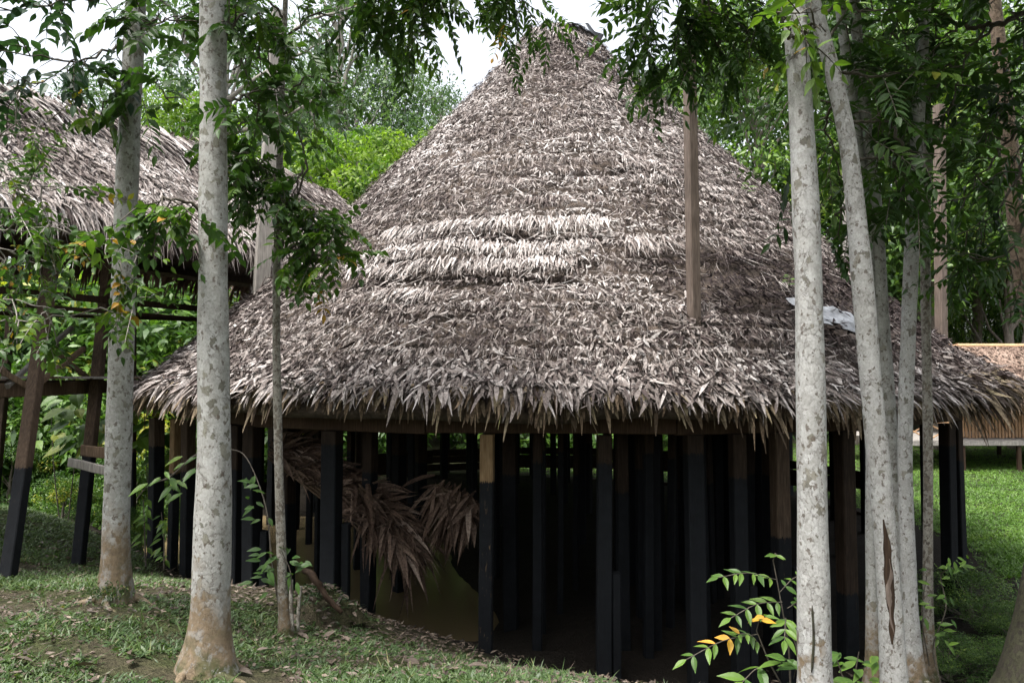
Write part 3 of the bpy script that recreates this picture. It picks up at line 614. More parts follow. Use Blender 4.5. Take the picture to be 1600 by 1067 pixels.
# white plastic sheet caught on the right slope
mb = MB(); pts = []
aa, sss = np.linspace(.39, .53, 14), np.linspace(s_of(CZ + .86), s_of(CZ + .50), 8)
for s_ in sss:
    for a in aa:
        sh = s_ + (a - .46) * 1.8
        p, n_, _, _ = roof(np.array([sh]), np.array([a]), .08 + .12 * float(fbm(np.array([a * 50]), np.array([s_ * 8]), 81)[0])); pts.append(p[0])
pts = np.array(pts); i, j = np.meshgrid(np.arange(7), np.arange(13), indexing='ij'); i, j = i.ravel(), j.ravel()
keep = (fbm(j * .35, i * .5, 82) + .4 * np.minimum(np.minimum(j, 12 - j) / 4, np.minimum(i, 6 - i) / 2)) > .48
mb.add(pts, np.stack([i*14+j, i*14+j+1, (i+1)*14+j+1, (i+1)*14+j], 1)[keep])
o = mb.build('plastic_sheet', SHEET); tag(o, 'torn white plastic sheet lying on the right slope of the round thatch roof', 'sheet')
md = o.modifiers.new('thick', 'SOLIDIFY'); md.thickness = .008

# fallen thatch hanging inside, between the front posts
def thatch_pile(label, root_a, root_b, n, dirv, L, droop, spread, name='thatch_bundle', ribs=6, rib_dir=None):
    base = (np.asarray(root_a) + np.asarray(root_b)) / 2
    t_ = thing(name, label, 'thatch', base, 'bundles of fallen thatch under the round roof')
    m_ = MB(); u = rng.random(n); rt = np.asarray(root_a) * (1 - u)[:, None] + np.asarray(root_b) * u[:, None] + rng.normal(0, .09, (n, 3))
    d = np.asarray(dirv)[None] + rng.normal(0, spread, (n, 3)); Ln = L * rng.uniform(.6, 1.15, n)
    strips(m_, rt, d, unit(np.array([0, -.75, .6]) + .4 * rng.normal(size=(n, 3))), Ln, rng.uniform(.035, .085, n), np.array([.4, .8, 1, 1, .85, .5, .06]), np.clip(rng.normal(.5, .2, n), 0, 1), droop=droop * rng.uniform(.2, 1.5, n), bend=rng.normal(0, .16, n), fold=.18)
    m_.build('palm_leaves', THATCH_RED, t_, kind='stuff')
    for k in range(ribs):
        o_ = np.array([0, -.05 - .015 * k, .05 - .05 * k]); m2 = MB(); a, b = np.asarray(root_a) + o_, np.asarray(root_b) + o_; e = (b - a)
        tube(m2, [a - e * .12, a + e * .3, a + e * .7 - [0, 0, .02], b + e * .25 - [0, 0, .12]], [.016, .016, .014, .008], 6); m2.build('rib', WOOD, t_)
    return t_
thatch_pile('drooping bundle of brown palm thatch behind the second front post from the left', P(440, 705, 11.0), P(585, 812, 10.3), 950, (.85, -.2, .30), .62, .5, .22)
thatch_pile('brown curled fan of palm leaves at the tip of the large thatch bundle', P(570, 770, 10.3), P(640, 848, 10.2), 230, (.4, -.15, -.35), .55, .6, .34, ribs=4)
thatch_pile('rusty fan of palm leaves just left of the half tan post', P(688, 765, 10.2), P(735, 790, 10.2), 180, (-.25, -.1, -.55), .52, .4, .32, ribs=3)

# ------------------------------------------------------------------ thatch on flat slopes (walkway and far house)
def slope_thatch(mb, a, b, c, d, rows, den, L, w, tbase, lo=.0, seed=0, fr=.4, mat=0, frmat=None, yawbias=0.0):
    """a-b ridge line, c-d eave line (a above c)"""
    a, b, c, d = map(lambda q: np.asarray(q, float), (a, b, c, d)); n0 = unit(np.cross(b - a, c - a)[None])[0]
    if n0[2] < 0: n0 = -n0
    width = np.linalg.norm(b - a)
    for k in range(rows + 1):
        v = k / rows; n = int(width * den); u = rng.random(n)
        vv = np.clip(v + .6 / rows * (fbm(u * width, u * 0 + k * 1.9, seed) - .5) + rng.normal(0, .25 / rows, n), 0, 1.0)[:, None]
        p = (a * (1 - u)[:, None] + b * u[:, None]) * (1 - vv) + (c * (1 - u)[:, None] + d * u[:, None]) * vv + n0 * rng.uniform(0, .07, n)[:, None]
        dn = unit((c - a)[None])[0]; sd_ = unit((b - a)[None])[0]; yaw = rng.normal(yawbias, .4, n); last = k == rows
        dd = dn * np.cos(yaw)[:, None] + sd_ * np.sin(yaw)[:, None] + n0 * rng.normal(.08, .12, n)[:, None]
        t = np.clip(tbase + .45 * (fbm(u * width * .8, vv[:, 0] * 4, seed + 3) - .45) + .3 * (fbm(u * width * 3, vv[:, 0] * 9, seed + 5) - .45) + rng.normal(0, .13, n), 0, 1)
        strips(mb, p, dd, unit(n0 + .5 * rng.normal(size=(n, 3))), rng.uniform(.7, 1.3, n) * (fr if last else L), rng.uniform(.6, 1.3, n) * w, PALM, t, rng.normal(0, .12, n), rng.uniform(.5, 1.0, n) if last else rng.uniform(0, .3, n), m=(frmat if last and frmat is not None else mat))
def slope_core(mb, a, b, c, d, th=.16):
    a, b, c, d = map(lambda q: np.asarray(q, float), (a, b, c, d)); n0 = unit(np.cross(b - a, c - a)[None])[0]
    if n0[2] < 0: n0 = -n0
    o = n0 * .03; V = [a - o, b - o, d - o, c - o, a - n0 * th, b - n0 * th, d - n0 * th, c - n0 * th]
    mb.add(V, [[0, 1, 2, 3], [7, 6, 5, 4], [0, 4, 5, 1], [3, 2, 6, 7], [0, 3, 7, 4], [1, 5, 6, 2]])
# left: raised, thatched walkway
AX = np.array([-8.0, 11.5, 0]); AU = np.array([.508, .861, 0]); AN = np.array([.861, -.508, 0])
def wk(t, off, z): return AX + AU * t + AN * off + np.array([0, 0, z])
walk = thing('thatched_walkway', 'raised walkway under a long gabled thatch roof, on leaning black footed posts', 'walkway', wk(2, 0, 0))
t0, t1, ZR, ZE, HW = -4.0, 7.2, 8.0, 5.85, 2.25
mb = MB()
for sgn in (1, -1): slope_core(mb, wk(t0, 0, ZR), wk(t1, 0, ZR), wk(t0, HW * sgn, ZE), wk(t1, HW * sgn, ZE))
wroof = mb.build('roof', CORE, walk)
mb = MB()
slope_thatch(mb, wk(t0, 0, ZR), wk(t1, 0, ZR), wk(t0, HW, ZE), wk(t1, HW, ZE), 30, 120, .2, .034, .45, seed=101, fr=.34)
slope_thatch(mb, wk(t0, 0, ZR), wk(t1, 0, ZR), wk(t0, -HW, ZE), wk(t1, -HW, ZE), 9, 40, .4, .08, .4, seed=111, fr=.38, frmat=1)
for sgn in (1, -1):   # long leaves folded over the ridge
    n = 1300; u = rng.uniform(t0, t1 - 1.6, n); p = np.array([wk(q, 0, ZR + .1) for q in u]) + rng.normal(0, .06, (n, 3))
    d = AN * sgn * .75 + np.array([0, 0, -.55]) + AU * rng.normal(.35, .25, n)[:, None]
    strips(mb, p, d, unit(AN * sgn * .5 + [0, 0, .8] + .3 * rng.normal(size=(n, 3))), rng.uniform(.5, 1.1, n), rng.uniform(.035, .06, n), np.array([.6, 1, 1, .8, .5, .05]), np.clip(rng.normal(.54, .2, n), 0, 1), bend=rng.normal(.1, .08, n), droop=rng.uniform(.1, .35, n), fold=.1)
mb.build('thatch', [THATCH, THATCH_RED], wroof, kind='stuff')
def wpost(a, b, w, paint=None, label=None):
    m_ = MB(); a, b = np.asarray(a, float), np.asarray(b, float); a = a + (a - b) * .06
    bar(m_, a, b, w, w, (0, -1, 0), jit=.006); m_.t[-1] = m_.v[-1][:, 2] - (paint or -9)
    m_.build('post', WOOD_P, walk)
wpost(P(12, 905, 9.0), P(84, 395, 10.6), .15, 2.35); wpost(P(122, 884, 11.0), P(172, 392, 12.2), .15, 2.3)
wpost(P(-15, 860, 13), P(25, 400, 13.8), .12, 1.9); wpost(P(206, 800, 14.8), P(208, 400, 14.8), .12, 2.0); wpost(P(-110, 950, 7.8), P(-30, 330, 9), .2, 2.3); wpost(P(330, 850, 15.2), P(335, 430, 15.2), .12, 2.0)
def wbar(name, a, b, w, h, mat=WOOD):
    m_ = MB(); bar(m_, a, b, w, h, jit=.006); m_.build(name, mat, walk)
wbar('floor_beam', P(-60, 612, 9.6), P(165, 604, 12.2), .1, .2); wbar('floor_beam', P(-60, 602, 13), P(330, 600, 15.6), .1, .18, WOOD_DARK)
for k in range(16):   # floor boards
    t = -2.6 + k * .42; wbar('floor_board', wk(t, 1.55, 3.50), wk(t, -1.5, 3.50), .38, .035, WOOD_GREY if k % 3 else WOOD)
wbar('handrail', P(-60, 448, 9.6), P(330, 484, 13.6), .09, .1, WOOD_DARK); wbar('handrail', P(-60, 470, 9.6), P(330, 500, 13.6), .05, .06, WOOD_DARK); wbar('handrail', P(-40, 488, 13), P(320, 500, 15.5), .07, .07, WOOD_DARK)
wbar('brace', P(10, 604, 10.2), P(112, 512, 12.0), .07, .07, WOOD_GREY); wbar('brace', P(-30, 560, 9.7), P(48, 606, 10), .07, .08); wbar('brace', P(55, 603, 10.1), P(130, 545, 11.6), .07, .08); wbar('brace', P(78, 545, 11), P(150, 600, 12.0), .06, .07)
wbar('eave_beam', wk(t0, HW - .35, ZE - .02), wk(t1, HW - .35, ZE - .02), .1, .14, WOOD_DARK); wbar('eave_beam', wk(t0, -HW + .35, ZE), wk(t1, -HW + .35, ZE), .1, .14, WOOD_DARK)
for k in range(7): wbar('rafter', wk(-3 + k * 1.5, HW - .1, ZE - .05), wk(-3 + k * 1.5, 0, ZR - .3), .07, .07, WOOD_DARK)
wbar('step_board', P(108, 722, 10.6), P(166, 735, 10.4), .05, .13, WOOD_GREY); wbar('step_board', P(128, 703, 10.8), P(172, 708, 10.6), .05, .16, WOOD)
# right: house across the lawn
far = thing('stilt_cabin', 'small cabin with bamboo wall and reddish thatch across the lawn, on low stilts', 'house', (18, 26, .35))
FU = np.array([1, .02, 0]); x0, x1, y0 = 15.0, 24.0, 25.2
def fp(x, y, z): return np.array([x, y + (x - 15) * .02, z])
mb = MB(); zr, ze = 4.62, 3.0
slope_core(mb, fp(x0 + .3, y0 + 2.0, zr), fp(x1, y0 + 2.0, zr), fp(x0 - .6, y0 - .6, ze), fp(x1, y0 - .6, ze)); slope_core(mb, fp(x0 + .3, y0 + 2.0, zr), fp(x1, y0 + 2.0, zr), fp(x0 - .6, y0 + 4.6, ze), fp(x1, y0 + 4.6, ze))
frf = mb.build('roof', CORE, far); mb = MB()
slope_thatch(mb, fp(x0 + .3, y0 + 2.0, zr), fp(x1, y0 + 2.0, zr), fp(x0 - .6, y0 - .6, ze), fp(x1, y0 - .6, ze), 26, 60, .26, .055, .52, seed=131, fr=.45, mat=0)
slope_thatch(mb, fp(x0 + .3, y0 + 2.0, zr), fp(x1, y0 + 2.0, zr), fp(x0 - .6, y0 + 4.6, ze), fp(x1, y0 + 4.6, ze), 8, 20, .4, .1, .5, seed=141, fr=.45)
mb.build('thatch', thatch_mat('thatch_tan_red', [(0, (.045, .028, .022)), (.4, (.14, .095, .075)), (.75, (.26, .19, .15)), (1, (.36, .29, .24))]), frf, kind='stuff')
m_ = MB(); tube(m_, [fp(x0 + .1, y0 + 2, zr + .05), fp(x1, y0 + 2, zr + .05)], .09, 8); m_.build('ridge_pole', BAMBOO, frf)
slat_me = MB(); bar(slat_me, (0, 0, 0), (0, 0, 1.75), .085, .05, (0, -1, 0), bev=.018); slat_me = slat_me.mesh('bamboo_slat', BAMBOO)
m_ = MB(); bar(m_, fp(x0 + .12, y0 + .68, 1.42), fp(19.4, y0 + .68, 1.42), .04, .06); bar(m_, fp(x0 + .12, y0 + .68, 2.6), fp(19.4, y0 + .68, 2.6), .04, .06); m_.build('wall_batten', WOOD_DARK, far, kind='stuff')
x = x0 + .15; k = 0
while x < 19.4:
    o = bpy.data.objects.new('bamboo_slat', slat_me); COL.objects.link(o); o.parent = far; o.matrix_parent_inverse = Matrix.Translation(-far.location)
    o.location = Vector(fp(x, y0 + .6 + random.uniform(-.008, .008), 1.4)); x += .118; k += 1; o.location.z += random.uniform(-.03, .03)
for q in ((x0 + .1, y0 + .66), (19.4, y0 + .66)):
    m_ = MB(); bar(m_, fp(*q, 1.35), fp(*q, 3.6), .1, .1); m_.build('corner_post', WOOD, far)
for yy_ in (y0 - .4, y0 + 3.6):
    for xx_ in (13.1, 15.1, 17.0, 19.0, 21): 
        m_ = MB(); bar(m_, fp(xx_, yy_, .1), fp(xx_, yy_, 1.25), .12, .12); m_.build('stilt', WOOD_DARK, far)
m_ = MB(); bar(m_, fp(12.9, y0 - .45, 1.3), fp(23, y0 - .45, 1.3), .1, .14); m_.build('floor_beam', WOOD_GREY, far)
for k in range(20):
    m_ = MB(); bar(m_, fp(12.9 + k * .5, y0 - .5, 1.385), fp(12.9 + k * .5, y0 + 3.8, 1.385), .46, .03); m_.build('floor_board', WOOD_GREY, far)
for k in range(3):
    xa, xb = 12.0 + k, 13.0 + k
    for a, b in (((xa, 1.42), (xb, 1.95)), ((xb, 1.42), (xa, 1.95))):
        m_ = MB(); bar(m_, fp(a[0], y0 - .35 + (.02 if a[0] < b[0] else -.02), a[1]), fp(b[0], y0 - .35 + (.02 if a[0] < b[0] else -.02), b[1]), .04, .045); m_.build('railing_brace', BAMBOO, far)
m_ = MB(); bar(m_, fp(11.9, y0 - .4, 2.0), fp(15.1, y0 - .4, 2.0), .06, .06); m_.build('railing_bar', BAMBOO, far)

# ------------------------------------------------------------------ trees and foliage
def compound(mb, base, d, L, pairs, leafL, leafW, droop, t, up=None, wood=None, ang=.55, fold=.12, prof=LEAF, m=0):
    """pinnate leaves, many at once"""
    base, d = np.asarray(base, float), unit(np.asarray(d, float)); N = len(base)
    if N == 0: return
    L = np.broadcast_to(np.asarray(L, float), (N,)); t = np.broadcast_to(np.asarray(t, float), (N,)); droop = np.broadcast_to(np.asarray(droop, float), (N,))
    up = unit(np.array([0, 0, 1.0]) + .35 * rng.normal(size=(N, 3))) if up is None else up
    dn = np.array([0, 0, -1.0])
    for i in range(pairs + 1):
        q = (i + .6) / (pairs + .6); pos = base + d * (L * q)[:, None] + dn * (L * droop * q * q)[:, None]
        tg = unit(d + dn * (2 * droop * q)[:, None]); s = unit(np.cross(tg, up))
        if i == pairs: dirs = [tg]
        else: dirs = [s * .85 + tg * ang, -s * .85 + tg * ang]
        for dd in dirs:
            l = leafL * (1 - .35 * abs(q - .5)) * rng.uniform(.8, 1.15, N)
            strips(mb, pos, dd + dn * .1 + .14 * rng.normal(size=(N, 3)), unit(up + .3 * rng.normal(size=(N, 3))), l, l * (leafW / leafL) * 1.25 * rng.uniform(.85, 1.15, N), prof, np.clip(t + rng.normal(0, .08, N), 0, 1), bend=rng.uniform(-.2, .02, N), droop=rng.uniform(0, .25, N), fold=fold, m=m)
    if wood is not None:
        strips(wood, base, d, up, L, .008, np.array([1, .9, .8, .6, .4]), .5, droop=droop)

def curve(pts, n=8, jit=0.0):
    p = [Vector([float(c) for c in q]) for q in pts]; p = [p[0] * 2 - p[1]] + p + [p[-1] * 2 - p[-2]]; out = []
    for i in range(1, len(p) - 2):
        for k in range(n):
            t = k / n; a, b, c, d = p[i-1], p[i], p[i+1], p[i+2]
            out.append(.5 * ((2*b) + (c - a) * t + (2*a - 5*b + 4*c - d) * t*t + (3*b - a - 3*c + d) * t**3))
    out.append(p[-2]); o = np.array([list(q) for q in out])
    if jit: o[1:-1] += rng.normal(0, jit, (len(o) - 2, 3))
    return o

def leafy_branch(wood, leaf, pts, r0, nsub=8, sub=.5, ncomp=3, L=.4, pairs=6, leafL=.12, leafW=.042, droop=.35, t=.5, hang=.35, start=.15, m=0, tj=.16):
    c = curve(pts, 7, .012); tube(wood, c, np.linspace(r0, r0 * .3, len(c)), 6); fz = random.uniform(.78, 1.28); leafL, leafW, L = leafL * fz, leafW * fz * random.uniform(.85, 1.2), L * fz
    B, D, T = [], [], []
    for k in range(nsub):
        q = start + (1 - start) * (k + random.random()) / nsub; i = int(q * (len(c) - 2)); p = c[i]; tg = unit((c[i + 1] - c[i])[None])[0]
        a = random.uniform(0, 2 * math.pi); x, y, _ = frame_from(tg); dv = tg * .5 + (x * math.cos(a) + y * math.sin(a)) * .8 - np.array([0, 0, hang])
        dv /= np.linalg.norm(dv); l = sub * random.uniform(.5, 1.2); tw = curve([p, p + dv * l * .5 + rng.normal(0, .03, 3), p + dv * l - np.array([0, 0, .12 * l])], 3)
        tube(wood, tw, np.linspace(.007, .003, len(tw)), 4, cap=False)
        for j in range(ncomp):
            f = (j + 1) / ncomp; w = tw[min(int(f * (len(tw) - 1)), len(tw) - 1)]; dd = dv + .75 * rng.normal(size=3) - np.array([0, 0, hang * .6])
            B.append(w); D.append(dd); T.append(t + random.gauss(0, tj))
    n = len(B); compound(leaf, np.array(B), np.array(D), L * rng.uniform(.65, 1.15, n), pairs, leafL, leafW, droop * .7 * rng.uniform(.4, 1.4, n), np.clip(T, 0, 1), wood=wood, m=m)

DIA = np.array([.15, 1, .62, .05])
def crown_cloud(mb, clumps, per, leafL, leafW, tb=.5, tv=.16, droop=.25, shell=.55):
    """leaf-sized faces spread over many clumps: (centre, radius)"""
    for c, r in clumps:
        n = max(int(per * r * r), 8); u = rsph(n); u[:, 2] = u[:, 2] * .75 + .1; rr = r * (shell + (1 - shell) * rng.random(n) ** .6)
        p = np.asarray(c) + u * rr[:, None]; ct = tb + random.gauss(0, tv * 1.35)
        strips(mb, p, u * .55 + .7 * rng.normal(size=(n, 3)) + np.array([0, 0, -.25]), unit(u * .6 + np.array([0, 0, .7]) + .5 * rng.normal(size=(n, 3))), rng.uniform(.7, 1.3, n) * leafL, rng.uniform(.75, 1.25, n) * leafW, DIA, np.clip(ct + rng.normal(0, .12, n), 0, 1), droop=droop)

def forest_tree(name, label, cat, group, seed, H=10.0, kind='tall', leafm=G_DARK, leafL=.16, per=330, ncl=85, barkm=BARK_F, tb=.5):
    """master tree standing at the origin: tapered trunk with limbs, uneven clumped crown"""
    random.seed(seed); global rng; rng = np.random.default_rng(seed)
    t_ = thing(name, label, cat, (0, 0, 0), group); w, l = MB(), MB()
    lean = np.array([random.uniform(-.4, .4), random.uniform(-.3, .3), 0])
    tr = curve([(0, 0, -.3), lean * .3 + (0, 0, H * .3), lean * .7 + (0, 0, H * .6), lean + (0, 0, H * .93)], 6, .02)
    tube(w, tr, np.linspace(.155, .03, len(tr)), 8, rough=.12, seed=seed); w_r = {'tall': (1.9, .34), 'dome': (2.7, .4), 'sparse': (2.5, .42), 'bush': (3.6, .02)}[kind]
    clumps = []
    for k in range(ncl):
        q = random.random(); z = H * (w_r[1] + (1 - w_r[1]) * q)
        prof = {'tall': (math.sin(math.pi * min(q * .9 + .12, 1)) ** .6) * (.75 + .4 * math.sin(q * 17 + seed)), 'dome': math.sqrt(max(1 - (q * 1.02 - .12) ** 2, .02)), 'sparse': math.sin(math.pi * min(q * .85 + .15, 1)), 'bush': math.sqrt(max(1 - q * q, .02))}[kind]
        a = random.uniform(0, 2 * math.pi); R = w_r[0] * prof * math.sqrt(random.uniform(.1, 1)); c = lean * q + np.array([R * math.cos(a), R * math.sin(a), z])
        r = random.uniform(.35, .8) * (1.15 if kind != 'sparse' else .8); clumps.append((c, r))
        if k % 3 == 0 and kind != 'bush' or k % 6 == 0:
            z0 = max(z - R * .7 - .4, H * .12); i = min(int(z0 / H * len(tr)), len(tr) - 1)
            lb = curve([tr[i], tr[i] * .45 + c * .55 + np.array([0, 0, .25]), c], 4, .03); tube(w, lb, np.linspace(.05, .012, len(lb)), 5, cap=False)
    crown_cloud(l, clumps, per, leafL, leafL * .42, tb=tb)
    w.build('trunk', barkm, t_, smooth=True); l.build('crown', leafm, t_)
    return t_
GR, GB, GG = 'dark forest trees behind the right side', 'bright green trees behind the left of the round roof', 'tall grey green trees far behind the left'
M = {
 'tallA': forest_tree('forest_tree', '', 'tree', GR, 11, kind='tall', ncl=90, per=280, leafL=.15),
 'tallB': forest_tree('forest_tree', '', 'tree', GR, 12, kind='tall', ncl=78, per=280, leafL=.18),
 'domeA': forest_tree('forest_tree', '', 'tree', GR, 13, kind='dome', ncl=95, per=280, leafL=.15, leafm=G_DARK),
 'brA': forest_tree('bright_tree', '', 'tree', GB, 14, kind='dome', ncl=62, per=430, leafL=.17, leafm=G_BRIGHT),
 'brB': forest_tree('bright_tree', '', 'tree', GB, 15, kind='dome', ncl=55, per=430, leafL=.19, leafm=G_BRIGHT),
 'grA': forest_tree('tall_tree', '', 'tree', GG, 16, kind='sparse', ncl=110, per=280, leafL=.11, leafm=G_GREY, barkm=LIMB),
 'grB': forest_tree('tall_tree', '', 'tree', GG, 17, kind='dome', ncl=150, per=260, leafL=.13, leafm=G_GREY, barkm=LIMB),
 'buA': forest_tree('bush', '', 'bush', 'leafy bushes', 18, H=4.0, kind='bush', ncl=60, per=330, leafL=.2, leafm=G_BUSH),
 'buB': forest_tree('bush', '', 'bush', 'leafy bushes', 19, H=4.0, kind='bush', ncl=60, per=300, leafL=.19, leafm=G_BUSH),
 'buD': forest_tree('bush', '', 'bush', 'leafy bushes', 20, H=4.0, kind='bush', ncl=90, per=330, leafL=.13, leafm=G_DARK),
}
rng = np.random.default_rng(77); random.seed(77)
used = set()
def plant(key, px, d, top_py, label, group, wide=1.0, dx=0, rz=None):
    x = (px - 800) / F * d; z = gz1(x, d); base = M[key]; H0 = 4.35 if key.startswith('bu') else 10.3
    s = (CZ + (590 - top_py) / F * d - z) / H0; sc = (s * wide, s * wide, s); rz = random.uniform(0, 6.28) if rz is None else rz
    if key not in used:
        used.add(key); o = base; o.location = (x, d, z - .05); o.rotation_euler = (0, 0, rz); o.scale = sc
    else: o = dup(base, (x, d, z - .05), rz, sc)
    o['label'] = label; o['group'] = group
    return o
for key, px, d, top, lab in [('tallA', 1120, 40, -10, 'forest tree rising behind the tall brown front post'), ('domeA', 1195, 33, 60, 'forest tree behind the roof slope just left of the thick white trunk'), ('tallB', 1265, 42, -60, 'tall forest tree directly behind the thick white trunk'), ('tallA', 1335, 33, -30, 'near forest tree behind the curved scarred trunk'),
        ('domeA', 1400, 37, -40, 'forest tree behind the leaning pale trunk'), ('tallB', 1455, 31, 10, 'near forest tree behind the tall brown post at the right'), ('tallA', 1530, 38, -60, 'tall forest tree between the brown post and the brown mottled trunk'), ('domeA', 1580, 31, 70, 'broad forest tree behind the brown mottled trunk above the cabin'),
        ('tallB', 1650, 33, -20, 'forest tree cut by the right edge, above the cabin roof'), ('tallA', 1730, 36, -60, 'forest tree beyond the right edge of the cabin'), ('tallB', 1040, 50, 90, 'distant forest tree just right of the roof tip'), ('tallA', 1480, 50, -40, 'farthest tall forest tree behind the brown post at the right'), ('domeA', 1820, 34, 30, 'forest tree outside the right edge')]:
    plant(key, px, d, top, lab, GR, random.uniform(.9, 1.2))
for key, px, d, top, lab in [('buD', 1130, 29, 350, 'dark bush behind the roof beside the tall brown front post'), ('buD', 1260, 31, 420, 'dark bush low behind the thick white trunk'), ('buD', 1390, 32, 380, 'dark bush low behind the leaning pale trunk'), ('buD', 1500, 33, 400, 'dark bush directly above the left end of the cabin roof'), ('buD', 1590, 31, 430, 'dark bush above the right end of the cabin roof'), ('buD', 1690, 32, 380, 'dark bush past the right end of the cabin'), ('buD', 1180, 34, 300, 'taller dark bush behind the right roof slope'), ('buD', 1445, 34, 330, 'taller dark bush behind the brown post at the right')]:
    plant(key, px, d + 9, top, lab, 'dark bushes under the forest', .62)
for key, px, d, top, lab in [('brA', 262, 33, 128, 'bright yellow green tree seen between the two large pale trunks'), ('brB', 190, 31, 225, 'low bright green tree peeping over the walkway roof'), ('brA', 470, 36, 205, 'bright green tree behind the thin pale trunk'), ('brB', 565, 34, 190, 'rounded bright green tree touching the left slope of the round roof'), ('brA', 640, 38, 205, 'bright green tree half hidden by the left slope of the round roof'), ('brB', 380, 34, 200, 'bright green tree just right of the thickest pale trunk')]:
    plant(key, px, d, top, lab, GB, 1.1)
for key, px, d, top, lab in [('grB', 600, 48, 60, 'tall grey green open tree behind the bright trees left of the roof tip'), ('grA', 690, 52, 120, 'small grey green tree nearest the left edge of the roof tip'), ('grA', 520, 44, -60, 'tall airy tree with pale limbs reaching the top of the picture'), ('grB', 155, 42, 112, 'grey green tree above the walkway roof against the white sky'), ('grA', 340, 45, -80, 'tall airy tree with pale limbs behind the thickest pale trunk'), ('grB', 555, 44, 120, 'full grey green tree between the thin trunk and the left roof slope'), ('grB', 450, 50, 90, 'full grey green tree behind the thin trunk'), ('grB', 790, 60, 190, 'distant grey green tree behind the left slope of the roof tip'), ('grA', -60, 46, 160, 'grey green tree beyond the walkway at the picture edge'), ('grA', 430, 54, 30, 'grey green airy tree behind the thin trunk'), ('grB', 1010, 52, 170, 'grey green tree behind the right slope of the roof tip')]:
    plant(key, px, d, top, lab, GG, 1.0)
for key, px, d, top, lab in [('buA', -90, 21, 420, 'tall green bush beyond the left edge, under the walkway roof'), ('buB', 10, 22, 415, 'large leaved bush behind the leaning black footed post'), ('buA', 90, 23.5, 420, 'fine leaved bush between the two leaning walkway posts'), ('buB', 165, 22.5, 440, 'large leaved bush behind the left pale trunk'), ('buA', 250, 24, 430, 'fine leaved bush between the two pale trunks under the walkway eave'), ('buB', 330, 24.5, 430, 'large leaved bush behind the thickest pale trunk'), ('buA', 410, 26, 470, 'fine leaved bush behind the left edge of the round roof'),
        ('buB', 60, 19.5, 560, 'lower large leaved bush under the walkway floor between the posts'), ('buA', 150, 19.5, 600, 'lower fine leaved bush under the walkway floor by the left pale trunk'), ('buB', 240, 21.5, 570, 'lower bush below the left tip of the round eave'), ('buA', 310, 23, 590, 'lower bush behind the leftmost round house posts'), ('buA', -20, 18.5, 590, 'lower bush at the left edge under the walkway floor'), ('buB', 370, 24, 610, 'lower bush seen between the left posts of the round house')]:
    plant(key, px, d, top, lab, 'green bushes on the far creek bank', 1.15)
for key, px, d, top, lab in [('buA', 480, 27, 500, 'bush glimpsed left of the palm bundle under the round roof'), ('buB', 570, 28, 480, 'bush glimpsed above the palm bundle under the round roof'), ('buA', 660, 30, 470, 'bush glimpsed just left of the half tan post'), ('buB', 780, 31, 460, 'bush glimpsed just right of the half tan post'), ('buA', 900, 33, 450, 'bush glimpsed across the lawn under the middle of the roof'), ('buD', 1000, 33, 600, 'dark bush glimpsed across the lawn through the inner posts'), ('buD', 1090, 34, 600, 'dark bush glimpsed under the roof behind the front post')]:
    plant(key, px, d, top, lab, 'bushes seen through the posts', 1.2)
for k, (x, y, h) in enumerate([(11.5, 1.5, 15), (-12.5, 1, 15), (10, -5, 16), (-10.5, -5, 15), (5.5, -8.5, 16), (-5.5, -9, 16), (0, -11, 17), (13, -9, 17), (-13, -10, 17)]):  # out-of-view trees, added to cut sky light from low angles
    o = dup(M[('tallA', 'domeA', 'tallB')[k % 3]], (x, y, gz1(x, y) - .1), random.uniform(0, 6.28), h / 10.3); o['label'] = 'unseen forest tree added around the camera to block low sky light'; o['group'] = 'unseen forest trees added around the camera'
plant('buA', 105, 15.2, 735, 'low bush with small pale leaves on the bank left of the second pale trunk', 'low bank bushes', 1.0)
plant('buA', 20, 17.0, 690, 'low green bush behind the leaning black footed post', 'low bank bushes', 1.0)
plant('buB', 205, 17.5, 700, 'low green bush beside the left trunk at the water', 'low bank bushes', .9)
plant('buA', 210, 13.6, 790, 'sprawling yellow green weed at the water edge right of the left pale trunk', 'low bank bushes', .6)
plant('buD', 1580, 9.5, 930, 'dark low shrub in the shaded gully at the right', 'dark gully shrubs', 1.6)
plant('buD', 1505, 10.5, 880, 'dark shrub in the gully behind the thin speckled trunks', 'dark gully shrubs', 1.6)
plant('buD', 1560, 8.2, 985, 'low dark shrub beside the mossy trunk', 'dark gully shrubs', 1.7)
plant('buD', 1470, 8.6, 975, 'low dark shrub right behind the vine covered trunk', 'dark gully shrubs', 1.4)

# ---- pale trunks standing in front
def px_trunk(name, label, pts, bark, n=20, flare=1.6, rough=.06, seed=0, tall=None, parent=None, group='pale flaking trunks in front of the round house'):
    """pts: (px, py, depth, width in photo pixels), foot first"""
    w3 = [(P(a, b, d), wd / F * d / 2) for a, b, d, wd in pts]
    if tall: a, b = w3[-2][0], w3[-1][0]; u = (b - a) / np.linalg.norm(b - a); w3.append((b + u * tall, w3[-1][1] * .55))
    base = w3[0][0]; t_ = thing(name, label, 'tree', base, group)
    c = curve([q[0] for q in w3], 9); r = np.interp(np.arange(len(c)) / 9, np.arange(len(w3)), [q[1] for q in w3])
    h = np.linalg.norm(c - c[0], axis=1); r = r * (1 + (flare - 1) * np.exp(-h / .16)) * (1 + .03 * np.sin(h * 5 + seed))
    c = np.concatenate([c[:1] - [0, 0, .2], c]); r = np.concatenate([r[:1] * 1.12, r])
    c = c - base; m_ = MB(); tube(m_, c, r, n, rough=rough, seed=seed); o = m_.build('trunk', bark, None, smooth=True); o.parent = t_
    t_['_top'] = [float(v) for v in (c[-1] + base)]
    return t_
